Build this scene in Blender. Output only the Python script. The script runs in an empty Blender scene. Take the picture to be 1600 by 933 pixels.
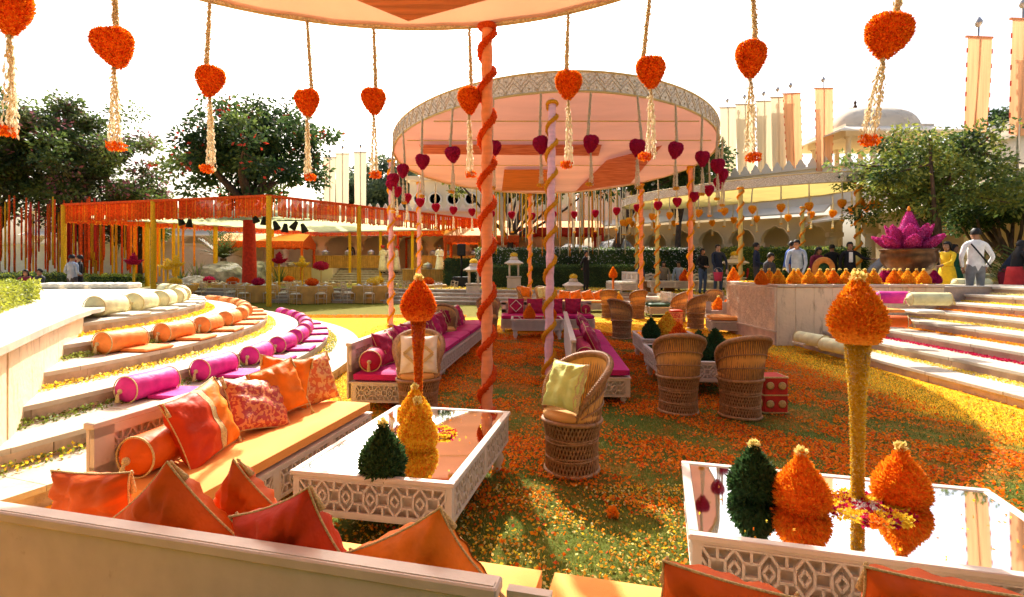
import bpy, bmesh, math, random
import numpy as np
from mathutils import Vector, Matrix
random.seed(7)
RNG = np.random.default_rng(7)
sc = bpy.context.scene
C = sc.collection
PI = math.pi
R = math.radians

# ---------------------------------------------------------------- camera, sky, sun, exposure
EYE = 1.6
F = 840.0                       # focal length in photo pixels (1600 wide)
cam_d = bpy.data.cameras.new('camera')
cam = bpy.data.objects.new('camera', cam_d)
C.objects.link(cam)
cam.location = (0, 0, EYE)
cam.rotation_euler = (R(90), 0, 0)
cam_d.sensor_fit = 'HORIZONTAL'
cam_d.sensor_width = 36.0
cam_d.lens = F / 1600 * 36
cam_d.shift_y = -49.5 / 1600
cam_d.clip_start = 0.05
cam_d.clip_end = 3000
sc.camera = cam

SUN_EL, SUN_AZ = 42.5, -9.0     # azimuth from +Y towards +X
w = bpy.data.worlds.new('World')
sc.world = w
w.use_nodes = True
nt = w.node_tree
bg = nt.nodes['Background']
sky = nt.nodes.new('ShaderNodeTexSky')
sky.sky_type = 'NISHITA'
sky.sun_disc = False
sky.sun_elevation = R(SUN_EL)
sky.sun_rotation = R(SUN_AZ % 360)
sky.air_density = 1.0
sky.dust_density = 7.0
sky.ozone_density = 1.0
nt.links.new(sky.outputs[0], bg.inputs[0])
bg.inputs[1].default_value = 0.145
sd = bpy.data.lights.new('sun', 'SUN')
sd.energy = 4.6
sd.angle = R(0.55)
sd.color = (1.0, 0.93, 0.82)
sun = bpy.data.objects.new('sun', sd)
C.objects.link(sun)
ce = math.cos(R(SUN_EL))
sdir = Vector((math.sin(R(SUN_AZ)) * ce, math.cos(R(SUN_AZ)) * ce, math.sin(R(SUN_EL))))
sun.rotation_euler = (-sdir).to_track_quat('-Z', 'Y').to_euler()
sun.location = (-10, 30, 40)
sc.view_settings.view_transform = 'Standard'
sc.view_settings.look = 'None'
sc.view_settings.gamma = 1.0
sc.view_settings.exposure = 1.02
sc.cycles.max_bounces = 8
sc.cycles.diffuse_bounces = 4
sc.cycles.glossy_bounces = 4
sc.cycles.transparent_max_bounces = 8
sc.cycles.sample_clamp_indirect = 8.0

# ---------------------------------------------------------------- helpers
def at(px, py, z):
    return Vector(((px - 800) / F * z, z, EYE - (py - 417) / F * z))

def on(px, py, h=0.0):
    z = F * (EYE - h) / (py - 417)
    return Vector(((px - 800) / F * z, z, h))

class MB:
    def __init__(s):
        s.v, s.f, s.m, s.sm = [], [], [], []
    def add(s, vs, fs, mat=0, smooth=False, X=None):
        b = len(s.v)
        if X is not None:
            vs = [X @ Vector(p) for p in vs]
        s.v += [tuple(p) for p in vs]
        for q in fs:
            s.f.append([b + i for i in q]); s.m.append(mat); s.sm.append(smooth)
    def box(s, c, d, mat=0, X=None, ch=0.0):
        x, y, z = c; a, b, e = d[0] / 2, d[1] / 2, d[2] / 2
        if ch <= 0:
            vs = [(x + i * a, y + j * b, z + k * e) for k in (-1, 1) for j in (-1, 1) for i in (-1, 1)]
            s.add(vs, [(0, 2, 3, 1), (4, 5, 7, 6), (0, 1, 5, 4), (2, 6, 7, 3), (0, 4, 6, 2), (1, 3, 7, 5)], mat, False, X)
        else:
            h = min(ch, a * .9, b * .9, e * .9)
            vs = []
            for k, (ia, ib) in ((-1, (a - h, b - h)), (-1, (a, b)), (1, (a, b)), (1, (a - h, b - h))):
                pass
            rings = [(-e, h), (-e + h, 0), (e - h, 0), (e, h)]
            for zz, ins in rings:
                A, B = a - ins, b - ins
                c8 = [(-A + h, -B), (A - h, -B), (A, -B + h), (A, B - h), (A - h, B), (-A + h, B), (-A, B - h), (-A, -B + h)]
                vs += [(x + p, y + q, z + zz) for p, q in c8]
            fs = [tuple(range(7, -1, -1)), tuple(range(24, 32))]
            for r in range(3):
                for i in range(8):
                    j = (i + 1) % 8
                    fs.append((r * 8 + i, r * 8 + j, r * 8 + 8 + j, r * 8 + 8 + i))
            s.add(vs, fs, mat, False, X)
    def bar(s, p, q, wd, th, n=(0, 0, 1), mat=0):
        p, q, n = Vector(p), Vector(q), Vector(n)
        d = (q - p).normalized(); u = d.cross(n).normalized(); n = u.cross(d).normalized()
        a, b = u * wd / 2, n * th / 2
        vs = [p - a - b, p + a - b, p + a + b, p - a + b, q - a - b, q + a - b, q + a + b, q - a + b]
        s.add(vs, [(0, 1, 2, 3), (7, 6, 5, 4), (0, 4, 5, 1), (1, 5, 6, 2), (2, 6, 7, 3), (3, 7, 4, 0)], mat)
    def tube(s, pts, rad, n=8, mat=0, smooth=True, caps=True, sq=1.0):
        pts = [Vector(p) for p in pts]
        if not hasattr(rad, '__len__'): rad = [rad] * len(pts)
        vs, fs = [], []
        prev = None
        for i, p in enumerate(pts):
            t = (pts[min(i + 1, len(pts) - 1)] - pts[max(i - 1, 0)])
            t = t.normalized() if t.length > 1e-9 else Vector((0, 0, 1))
            if prev is None:
                u = t.cross(Vector((0, 0, 1)))
                if u.length < .05: u = t.cross(Vector((0, 1, 0)))
            else:
                u = prev - t * prev.dot(t)
                if u.length < 1e-6: u = t.cross(Vector((0, 1, 0)))
            u.normalize(); v = t.cross(u); prev = u
            for k in range(n):
                a = 2 * PI * k / n
                vs.append(p + u * math.cos(a) * rad[i] + v * math.sin(a) * rad[i] * sq)
        for i in range(len(pts) - 1):
            for k in range(n):
                l = (k + 1) % n
                fs.append((i * n + k, i * n + n + k, i * n + n + l, i * n + l))
        if caps:
            fs.append(tuple(range(n))); fs.append(tuple(range(len(pts) * n - 1, len(pts) * n - n - 1, -1)))
        s.add(vs, fs, mat, smooth)
    def lathe(s, prof, n=16, c=(0, 0, 0), mat=0, smooth=True, X=None, sy=1.0, wob=0.0):
        vs, fs = [], []
        for j, (r, z) in enumerate(prof):
            for k in range(n):
                a = 2 * PI * k / n
                rr = r * (1 + wob * math.sin(a * 5 + j) + wob * math.sin(a * 9 - j * 2))
                vs.append((c[0] + rr * math.cos(a), c[1] + rr * math.sin(a) * sy, c[2] + z))
        for j in range(len(prof) - 1):
            for k in range(n):
                l = (k + 1) % n
                fs.append((j * n + k, j * n + l, j * n + n + l, j * n + n + k))
        if prof[0][0] > 1e-4: fs.append(tuple(range(n - 1, -1, -1)))
        if prof[-1][0] > 1e-4: fs.append(tuple(range((len(prof) - 1) * n, len(prof) * n)))
        s.add(vs, fs, mat, smooth, X)
    def grid(s, P, mat=0, smooth=True, wrap=False):
        nr, nc = len(P), len(P[0])
        vs = [p for row in P for p in row]
        fs = []
        for i in range(nr - 1):
            for j in range(nc if wrap else nc - 1):
                k = (j + 1) % nc
                fs.append((i * nc + j, i * nc + k, i * nc + nc + k, i * nc + nc + j))
        s.add(vs, fs, mat, smooth)
    def mesh(s, name, mats):
        me = bpy.data.meshes.new(name)
        me.from_pydata(s.v, [], s.f)
        for m in (mats if isinstance(mats, (list, tuple)) else [mats]): me.materials.append(m)
        me.polygons.foreach_set('material_index', s.m)
        me.polygons.foreach_set('use_smooth', s.sm)
        me.update()
        return me
    def build(s, name, mats, parent=None, loc=None, rot=None):
        return link(name, s.mesh(name, mats), parent, loc, rot)

def link(name, me, parent=None, loc=None, rot=None, scale=None):
    o = bpy.data.objects.new(name, me)
    C.objects.link(o)
    if parent is not None: o.parent = parent
    if loc is not None: o.location = loc
    if rot is not None: o.rotation_euler = rot
    if scale is not None: o.scale = scale
    return o

def soup(name, Q, mats, midx=None, smooth=False):
    """Q: (N,k,3) faces of k corners as one mesh"""
    Q = np.asarray(Q, dtype=np.float32)
    N, k = Q.shape[0], Q.shape[1]
    me = bpy.data.meshes.new(name)
    me.vertices.add(N * k)
    me.vertices.foreach_set('co', Q.reshape(-1))
    me.loops.add(N * k)
    me.loops.foreach_set('vertex_index', np.arange(N * k, dtype=np.int32))
    me.polygons.add(N)
    me.polygons.foreach_set('loop_start', np.arange(0, N * k, k, dtype=np.int32))
    me.polygons.foreach_set('loop_total', np.full(N, k, dtype=np.int32))
    for m in (mats if isinstance(mats, (list, tuple)) else [mats]): me.materials.append(m)
    if midx is not None: me.polygons.foreach_set('material_index', np.asarray(midx, dtype=np.int32))
    me.update(calc_edges=True)
    return me

def nrm(a):
    return a / np.maximum(np.linalg.norm(a, axis=-1, keepdims=True), 1e-9)

def leaves(P, D, ln, wd, rng=RNG, curl=0.0):
    """pointed quads starting at P (N,3) along D, size ln x wd"""
    N = len(P)
    D = nrm(D)
    S = nrm(np.cross(D, rng.normal(size=(N, 3))))
    ln = np.broadcast_to(np.asarray(ln), (N,))[:, None]; wd = np.broadcast_to(np.asarray(wd), (N,))[:, None]
    up = np.cross(S, D) * curl
    a = P; b = P + D * ln * .5 + S * wd * .5 + up * ln * .2; c = P + D * ln + up * ln * .0; d = P + D * ln * .5 - S * wd * .5 + up * ln * .2
    return np.stack([a, b, c, d], 1)

def tag(o, label=None, cat=None, group=None, kind=None):
    if label: o['label'] = label
    if cat: o['category'] = cat
    if group: o['group'] = group
    if kind: o['kind'] = kind
    return o

def thing(name, label, cat, loc=(0, 0, 0), rz=0.0, group=None, kind=None):
    o = bpy.data.objects.new(name, None)
    C.objects.link(o)
    o.location = loc; o.rotation_euler = (0, 0, rz)
    o.empty_display_size = .1
    return tag(o, label, cat, group, kind)

def dup(root, loc=None, rz=None, label=None, group=None, scale=None):
    def rec(o, par):
        c = o.copy(); C.objects.link(c)
        if par is not None: c.parent = par
        for ch in kids.get(o, []): rec(ch, c)
        return c
    kids = {}
    st = [root]
    while st:
        o = st.pop()
        kids[o] = list(o.children); st += kids[o]
    c = rec(root, None)
    if loc is not None: c.location = loc
    if rz is not None: c.rotation_euler = (0, 0, rz)
    if label: c['label'] = label
    if group: c['group'] = group
    if scale is not None: c.scale = scale
    return c

def ordinal(i):
    return ['first', 'second', 'third', 'fourth', 'fifth', 'sixth', 'seventh', 'eighth', 'ninth', 'tenth', 'eleventh', 'twelfth',
            'thirteenth', 'fourteenth', 'fifteenth', 'sixteenth', 'seventeenth', 'eighteenth', 'nineteenth', 'twentieth',
            'twenty-first', 'twenty-second', 'twenty-third', 'twenty-fourth', 'twenty-fifth', 'twenty-sixth', 'twenty-seventh', 'twenty-eighth', 'twenty-ninth', 'thirtieth', 'thirty-first', 'thirty-second'][i]

# ---------------------------------------------------------------- materials
def mat(name, col, rough=.7, var=.18, scale=6.0, bump=.15, bscale=80.0, metal=0.0, col2=None, transl=0.0, rand=0.0,
        spec=.3, detail=4.0, stain=None, sheen=0.0, stretch=None, ramp=(.35, .65), coat=0.0, bdist=.01):
    m = bpy.data.materials.new(name)
    m.use_nodes = True
    t = m.node_tree; N = t.nodes; L = t.links
    b = N['Principled BSDF']
    tc = N.new('ShaderNodeTexCoord')
    vec = tc.outputs['Object']
    if stretch:
        mp = N.new('ShaderNodeMapping'); mp.inputs['Scale'].default_value = stretch
        L.new(vec, mp.inputs[0]); vec = mp.outputs[0]
    nz = N.new('ShaderNodeTexNoise'); nz.inputs['Scale'].default_value = scale; nz.inputs['Detail'].default_value = detail
    L.new(vec, nz.inputs['Vector'])
    rp = N.new('ShaderNodeValToRGB')
    c1 = [max(0, c * (1 - var)) for c in col]; c2 = list(col2) if col2 else [min(1, c * (1 + var)) for c in col]
    rp.color_ramp.elements[0].color = (*c1, 1); rp.color_ramp.elements[1].color = (*c2, 1)
    rp.color_ramp.elements[0].position, rp.color_ramp.elements[1].position = ramp
    L.new(nz.outputs['Fac'], rp.inputs[0])
    co = rp.outputs[0]
    if stain:
        n2 = N.new('ShaderNodeTexNoise'); n2.inputs['Scale'].default_value = stain[1]; n2.inputs['Detail'].default_value = 8; n2.inputs['Roughness'].default_value = .7
        mp2 = N.new('ShaderNodeMapping'); mp2.inputs['Scale'].default_value = stain[3] if len(stain) > 3 else (1, 1, 1)
        L.new(tc.outputs['Object'], mp2.inputs[0]); L.new(mp2.outputs[0], n2.inputs['Vector'])
        r2 = N.new('ShaderNodeValToRGB'); r2.color_ramp.elements[0].position = stain[2]; r2.color_ramp.elements[1].position = min(1, stain[2] + .16)
        L.new(n2.outputs['Fac'], r2.inputs[0])
        mx = N.new('ShaderNodeMix'); mx.data_type = 'RGBA'
        L.new(r2.outputs[0], mx.inputs[0]); L.new(co, mx.inputs[6]); mx.inputs[7].default_value = (*stain[0], 1)
        co = mx.outputs[2]
    if rand > 0:
        oi = N.new('ShaderNodeObjectInfo'); hs = N.new('ShaderNodeHueSaturation')
        mr = N.new('ShaderNodeMapRange'); mr.inputs[3].default_value = 1 - rand; mr.inputs[4].default_value = 1 + rand
        L.new(oi.outputs['Random'], mr.inputs[0]); L.new(mr.outputs[0], hs.inputs['Value']); L.new(co, hs.inputs['Color'])
        co = hs.outputs[0]
    L.new(co, b.inputs['Base Color'])
    b.inputs['Roughness'].default_value = rough
    b.inputs['Metallic'].default_value = metal
    b.inputs['Specular IOR Level'].default_value = spec
    if sheen: b.inputs['Sheen Weight'].default_value = sheen
    if coat: b.inputs['Coat Weight'].default_value = coat
    bn = None
    if bump > 0:
        n3 = N.new('ShaderNodeTexNoise'); n3.inputs['Scale'].default_value = bscale; n3.inputs['Detail'].default_value = 3
        L.new(vec, n3.inputs['Vector'])
        bn = N.new('ShaderNodeBump'); bn.inputs['Strength'].default_value = bump; bn.inputs['Distance'].default_value = bdist
        L.new(n3.outputs['Fac'], bn.inputs['Height']); L.new(bn.outputs[0], b.inputs['Normal'])
    if transl > 0:
        tr = N.new('ShaderNodeBsdfTranslucent'); ms = N.new('ShaderNodeMixShader'); ms.inputs[0].default_value = transl
        L.new(co, tr.inputs['Color'])
        L.new(b.outputs[0], ms.inputs[1]); L.new(tr.outputs[0], ms.inputs[2])
        L.new(ms.outputs[0], N['Material Output'].inputs['Surface'])
    return m

STONE = mat('pale_stone', (.64, .52, .39), .8, .12, 2.5, .3, 25, stain=((.42, .33, .25), 3.0, .58), rand=.08, bdist=.01)
SLAB = mat('tread_stone', (.52, .45, .35), .75, .08, 4, .2, 40, stain=((.34, .28, .2), 4, .56), rand=.12)
RISER = mat('riser_stone', (.5, .37, .26), .85, .2, 5, .5, 30, stain=((.2, .14, .1), 4, .6), rand=.16)
PINKSTONE = mat('pink_stone', (.58, .42, .33), .8, .16, 5, .4, 30, stain=((.35, .25, .2), 5, .6), rand=.1)
PLASTER = mat('old_plaster', (.84, .66, .43), .85, .1, 2.0, .4, 18, stain=((.42, .28, .15), 9, .55, (1, 1, .22)), bdist=.02)
PANEL = mat('carved_panel', (.78, .62, .44), .8, .1, 6, .6, 22, bdist=.02)
WOOD = mat('pale_painted_wood', (.64, .56, .47), .45, .06, 8, .12, 40, stain=((.42, .32, .24), 7, .62), spec=.4)
MIRROR = mat('mirror', (.9, .9, .9), .03, .01, 2, 0, metal=1.0)
ORANGEF = mat('orange_cotton', (.86, .36, .08), .8, .08, 3, .3, 260)
MAGENTAF = mat('magenta_cotton', (.5, .012, .15), .75, .12, 3, .3, 260)
def silk(n, c, **k): return mat(n, c, .55, .14, 7, .35, 14, spec=.2, bdist=.03, **k)
ORSILK = silk('orange_silk', (.8, .2, .01)); DKORSILK = silk('deep_orange_silk', (.62, .1, .004)); REDSILK = silk('red_silk', (.56, .045, .004))
MAGSILK = silk('magenta_silk', (.5, .01, .12)); CRIMSILK = silk('crimson_silk', (.36, .012, .06)); LIMESILK = silk('lime_silk', (.6, .68, .2))
CREAMSILK = silk('cream_silk', (.8, .74, .58)); GREENSILK = silk('pale_green_silk', (.72, .69, .36)); DKGREEN = silk('dark_green_cotton', (.02, .07, .035))
YELSILK = silk('yellow_silk', (.8, .55, .12))
def brocade(n, c, c2, sc_): return mat(n, c, .5, .1, sc_, .5, sc_ * 2, col2=c2, ramp=(.5, .53), detail=1.0, spec=.5)
REDBROC = brocade('red_brocade', (.5, .05, .03), (.7, .25, .08), 38)
ORBROC = brocade('orange_brocade', (.72, .16, .03), (.8, .42, .12), 30)
GOLD = mat('gold_trim', (.62, .42, .16), .45, .25, 120, .6, 160, metal=.3)
GOLDCORD = mat('gold_cord', (.62, .47, .2), .6, .25, 150, .6, 200)
CANE = mat('cane', (.35, .185, .08), .55, .25, 30, .3, 150, spec=.4, rand=.08)
CANEPALE = mat('cane_pale', (.62, .42, .2), .6, .2, 40, .4, 120)
CANEPAD = mat('cane_pad', (.7, .36, .1), .75, .1, 6, .3, 200)
def flower(n, c, c2, s=60, **k): return mat(n, c, .75, .2, s, .3, 150, col2=c2, transl=.42, ramp=(.3, .7), **k)
FORANGE = flower('orange_marigold', (.9, .17, .004), (.98, .34, .015)); FRED = flower('red_marigold', (.74, .06, .003), (.9, .16, .008))
FYEL = flower('yellow_marigold', (.94, .58, .015), (.99, .76, .07)); FMAG = flower('magenta_flower', (.35, .0, .08), (.6, .02, .17))
FCRIM = flower('crimson_flower', (.42, .006, .05), (.64, .015, .09)); FGOLD = flower('golden_marigold', (.88, .38, .008), (.96, .56, .03)); FAMBER = flower('amber_marigold', (.88, .28, .01), (.95, .45, .03))
FPINK = flower('pink_flower', (.55, .05, .3), (.75, .12, .45)); FIVORY = mat('ivory_buds', (.8, .7, .48), .75, .1, 60, 0, col2=(.9, .84, .66), transl=.45)
FLEMON = flower('lemon_rose', (.9, .7, .15), (.95, .85, .4)); LEAFD = flower('dark_leaf', (.02, .06, .02), (.06, .14, .04))
FWHITE = flower('white_petal', (.8, .75, .7), (.85, .82, .8))
def leafmat(n, c, c2): return mat(n, c, .5, .2, .6, 0, col2=c2, transl=.42, spec=.3, ramp=(.35, .6))
LDARK = leafmat('leaf_dark', (.025, .06, .02), (.08, .14, .04)); LMID = leafmat('leaf_mid', (.07, .12, .028), (.18, .25, .06))
LYEL = leafmat('leaf_bright', (.16, .2, .025), (.36, .38, .07)); LPURP = leafmat('leaf_purple', (.06, .075, .03), (.15, .16, .06))
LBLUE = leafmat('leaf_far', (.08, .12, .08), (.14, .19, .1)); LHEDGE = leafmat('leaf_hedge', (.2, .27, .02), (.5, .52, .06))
LBLOSSOM = mat('pink_blossom', (.36, .14, .16), .7, .3, 2, 0, transl=.3); LREDBLOOM = mat('red_bloom', (.6, .06, .03), .7, .3, 2, 0, transl=.3)
BARK = mat('bark', (.1, .065, .045), .9, .35, 14, .8, 40, stretch=(1, 1, .25), bdist=.03)
REDWRAP = mat('red_wrap', (.5, .03, .015), .8, .2, 9, .5, 25)
PINKF = mat('pink_post_cloth', (.88, .34, .17), .75, .08, 4, .5, 30, stretch=(1, 1, 5), bdist=.02)
PINK2 = mat('rose_post_cloth', (.85, .5, .53), .75, .08, 4, .5, 30, stretch=(1, 1, 5), bdist=.02)
CAN1 = mat('peach_canopy_cloth', (.8, .4, .2), .85, .06, 1.2, .3, 6, transl=.3, stretch=(1, .3, 1), bdist=.03)
CAN2 = mat('pink_canopy_cloth', (.76, .44, .37), .85, .09, 1.2, .4, 6, transl=.08, stretch=(.3, 1, 1), bdist=.03)
CAN3 = mat('yellow_canopy_cloth', (.75, .6, .2), .85, .07, 1.2, .3, 6, transl=.35)
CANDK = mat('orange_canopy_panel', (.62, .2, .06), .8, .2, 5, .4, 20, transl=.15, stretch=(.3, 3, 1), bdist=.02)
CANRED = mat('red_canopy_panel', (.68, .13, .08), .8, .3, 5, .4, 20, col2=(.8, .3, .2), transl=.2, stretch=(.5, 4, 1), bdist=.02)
BROCADE = mat('pale_brocade_band', (.66, .57, .43), .6, .2, 40, .6, 60, col2=(.84, .76, .62), ramp=(.4, .6), bdist=.01)
FRINGE = mat('orange_fringe', (.75, .1, .01), .8, .25, 12, .3, 60, transl=.2)
FRINGE2 = mat('amber_fringe', (.85, .3, .02), .8, .2, 12, .3, 60, transl=.2)
LIMECLOTH = mat('pale_lime_cloth', (.7, .74, .4), .85, .08, 2, .3, 10, transl=.6, bdist=.03)
YPOST = mat('marigold_post', (.78, .42, .01), .8, .3, 45, .8, 70, bdist=.03)
PALACE = mat('palace_plaster', (.72, .58, .38), .85, .08, .8, .15, 12, stain=((.55, .44, .3), .9, .62))
PALACEW = mat('palace_white', (.76, .67, .53), .85, .06, .8, .12, 12, stain=((.6, .54, .45), 1.5, .64))
DARKROOM = mat('shaded_room', (.3, .22, .14), .9, .15, 2, 0)
BANNERO = mat('orange_banner', (.76, .4, .2), .8, .1, 3, .2, 40, transl=.4, stretch=(8, 8, .2))
BANNERW = mat('cream_banner', (.66, .55, .38), .8, .06, 3, .2, 40, transl=.4, stretch=(8, 8, .2))
METAL = mat('grey_metal', (.5, .48, .46), .4, .1, 5, 0, metal=.7)
BRONZE = mat('dark_bronze', (.11, .055, .025), .35, .3, 6, .2, 30, metal=.6)
GCHAIR = mat('gold_chair', (.62, .46, .28), .45, .15, 10, 0)
GCLOTH = mat('gold_tablecloth', (.5, .26, .05), .6, .15, 4, .4, 12, bdist=.03)
ROCK = mat('grey_rock', (.2, .19, .18), .9, .4, 3, .9, 9, col2=(.45, .43, .41), bdist=.06)
BLACK = mat('black_lamp', (.012, .012, .012), .5, .2, 5, 0)
WHITE = mat('white_cloth', (.8, .77, .72), .8, .05, 5, .2, 40)
CYC = leafmat('palm_leaf', (.05, .08, .02), (.15, .2, .06))

def glassy(name, col, alpha_mix=.75):
    m = bpy.data.materials.new(name); m.use_nodes = True
    t = m.node_tree; N = t.nodes; L = t.links
    gl = N.new('ShaderNodeBsdfGlossy'); gl.inputs['Roughness'].default_value = .03
    tr = N.new('ShaderNodeBsdfTransparent'); tr.inputs[0].default_value = (*col, 1)
    fr = N.new('ShaderNodeFresnel'); fr.inputs[0].default_value = 1.4
    ms = N.new('ShaderNodeMixShader')
    L.new(fr.outputs[0], ms.inputs[0]); L.new(tr.outputs[0], ms.inputs[1]); L.new(gl.outputs[0], ms.inputs[2])
    L.new(ms.outputs[0], N['Material Output'].inputs[0])
    N.remove(N['Principled BSDF'])
    return m
GLASS = glassy('clear_glass', (.95, .95, .95))
# ---------------------------------------------------------------- ground
def sstep(x, a, b):
    t = np.clip((x - a) / (b - a), 0, 1); return t * t * (3 - 2 * t)
def orange_zone(x, y):
    return (1 - sstep(x, 4.3, 4.9)) * sstep(x, -1.7, -1.2) * (1 - sstep(y, 12.7, 13.4))

def lawn_material():
    m = bpy.data.materials.new('petal_lawn'); m.use_nodes = True
    t = m.node_tree; N = t.nodes; L = t.links; b = N['Principled BSDF']
    geo = N.new('ShaderNodeNewGeometry'); sep = N.new('ShaderNodeSeparateXYZ'); L.new(geo.outputs['Position'], sep.inputs[0])
    def noise(sc_, det=4, rough=.5):
        n = N.new('ShaderNodeTexNoise'); n.inputs['Scale'].default_value = sc_; n.inputs['Detail'].default_value = det; n.inputs['Roughness'].default_value = rough
        L.new(geo.outputs['Position'], n.inputs['Vector']); return n.outputs['Fac']
    def mr(v, a, b_, c=0, d=1):
        n = N.new('ShaderNodeMapRange'); n.interpolation_type = 'SMOOTHSTEP'
        for i, q in enumerate((a, b_, c, d)): n.inputs[i + 1].default_value = q
        L.new(v, n.inputs[0]); return n.outputs[0]
    def math_(op, a, b_):
        n = N.new('ShaderNodeMath'); n.operation = op
        for i, q in enumerate((a, b_)):
            if isinstance(q, (int, float)): n.inputs[i].default_value = q
            else: L.new(q, n.inputs[i])
        return n.outputs[0]
    def mix(f, a, b_):
        n = N.new('ShaderNodeMix'); n.data_type = 'RGBA'; L.new(f, n.inputs[0])
        for i, q in ((6, a), (7, b_)):
            if isinstance(q, tuple): n.inputs[i].default_value = (*q, 1)
            else: L.new(q, n.inputs[i])
        return n.outputs[2]
    X, Y = sep.outputs[0], sep.outputs[1]
    wob = math_('MULTIPLY', math_('SUBTRACT', noise(1.6), .5), 1.0)
    Xw = math_('ADD', X, wob)
    oz = math_('MULTIPLY', math_('MULTIPLY', mr(Xw, 4.3, 4.9, 1, 0), mr(Xw, -1.7, -1.2)), mr(Y, 12.7, 13.4, 1, 0))
    vor = N.new('ShaderNodeTexVoronoi'); vor.inputs['Scale'].default_value = 42; L.new(geo.outputs['Position'], vor.inputs['Vector'])
    vs = N.new('ShaderNodeSeparateColor'); L.new(vor.outputs['Color'], vs.inputs[0])
    cell, cell2 = vs.outputs[0], vs.outputs[1]
    grass = mix(noise(9, 6, .7), (.045, .08, .008), (.14, .165, .025))
    ramp = N.new('ShaderNodeValToRGB'); L.new(cell2, ramp.inputs[0])
    ramp.color_ramp.elements[0].color = (.62, .07, .004, 1); ramp.color_ramp.elements[1].color = (.85, .2, .01, 1)
    ry = N.new('ShaderNodeValToRGB'); L.new(cell2, ry.inputs[0])
    ry.color_ramp.elements[0].color = (.78, .3, .005, 1); ry.color_ramp.elements[1].color = (.9, .52, .02, 1)
    cov_o = mr(math_('ADD', noise(1.3, 6, .65), math_('MULTIPLY', cell, .22)), .565, .72)
    cov_o = math_('MULTIPLY', math_('MULTIPLY', cov_o, mr(Y, 3.2, 4.0, .12, 1)), mr(Y, 4.5, 9.5, .3, 1))
    cov_y = math_('MULTIPLY', mr(math_('ADD', noise(.8, 5, .6), math_('MULTIPLY', cell, .3)), .36, .5), mr(Y, 16.4, 17.4, 1, .12))
    far = mr(Y, 60, 90)
    ocol = mix(cov_o, grass, ramp.outputs[0]); ycol = mix(cov_y, grass, ry.outputs[0])
    out = mix(oz, ycol, ocol)
    L.new(out, b.inputs['Base Color']); b.inputs['Roughness'].default_value = .9; b.inputs['Specular IOR Level'].default_value = .1
    bp = N.new('ShaderNodeBump'); bp.inputs['Strength'].default_value = .7; bp.inputs['Distance'].default_value = .03
    L.new(math_('ADD', noise(60, 4), math_('MULTIPLY', cell, .8)), bp.inputs['Height']); L.new(bp.outputs[0], b.inputs['Normal'])
    return m
LAWN = lawn_material()
mb = MB(); mb.add([(-400, -60, 0), (400, -60, 0), (400, 700, 0), (-400, 700, 0)], [(0, 1, 2, 3)])
tag(mb.build('lawn', LAWN), kind='structure')

def petals_flat(n, xr, yr, fn, size, z=.004, mats=None, name='petals', near=1.0):
    """loose petals lying on the grass, kept where fn(x,y) > random"""
    rng = RNG
    x = rng.uniform(*xr, n); y = yr[0] + (yr[1] - yr[0]) * rng.random(n) ** near
    k = fn(x, y) > rng.random(n); x, y = x[k], y[k]; n = len(x)
    a = rng.uniform(0, 2 * PI, n); s = size * rng.uniform(.6, 1.25, n)
    P = np.stack([x, y, np.full(n, z) + rng.uniform(0, .012, n)], 1)
    D = np.stack([np.cos(a), np.sin(a), rng.uniform(-.1, .7, n)], 1)
    return soup(name, leaves(P, D, s, s * .75), mats, rng.integers(0, len(mats), n))

def lumps(x, y, f, ph):
    return (np.sin(x * f + ph + 1.7 * np.sin(y * f * .7)) * np.cos(y * f * 1.2 - ph + 1.3 * np.sin(x * f * .9 + 2)) + .6 * np.sin(x * f * 2.3 + y * f * 1.9 + ph * 2)) * .5
def f_or(x, y):
    return orange_zone(x, y) * np.clip(.62 + 1.5 * lumps(x, y, 2.2, .4) + .7 * lumps(x, y, 6.3, 2.2), .03, 1) * (.06 + .94 * sstep(y, 3.2, 4.0))
tag(link('fallen_petals', petals_flat(175000, (-1.8, 5), (2.2, 13), f_or, .03, mats=[FORANGE, FORANGE, FORANGE, FRED], near=1.25, z=.014)), kind='stuff')
def f_y(x, y):
    sx = np.where(y > 4, 6.0, 6.0)
    return (1 - orange_zone(x, y)) * np.clip(.75 + .5 * lumps(x, y, 1.7, 1.1), .25, 1) * (x < 5.85)
tag(link('scattered_yellow_petals', petals_flat(52000, (-3.6, 5.9), (2.2, 16), f_y, .032, mats=[FYEL, FAMBER, FYEL])), kind='stuff')
tag(link('amber_petals', petals_flat(30000, (-2, 3.2), (1.9, 3.9), lambda x, y: np.clip(.55 + .8 * lumps(x, y, 4, 2), .12, 1), .022, mats=[FAMBER, FYEL, FAMBER, FLEMON], z=.012)), kind='stuff')
def grass_blades():
    n = 150000
    y = 2.0 + 9 * RNG.random(n) ** 1.9; x = RNG.uniform(-2.6, 5.6, n)
    P = np.stack([x, y, np.zeros(n)], 1)
    D = RNG.normal(size=(n, 3)) * .5; D[:, 2] = 1
    return soup('lawn_grass', leaves(P, D, RNG.uniform(.018, .042, n), .006), [leafmat('grass_blade', (.1, .14, .012), (.22, .26, .04)), leafmat('grass_blade_dry', (.25, .26, .06), (.42, .4, .12))], (RNG.random(n) < .3).astype(int))
tag(link('lawn_grass', grass_blades()), kind='stuff')

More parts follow.
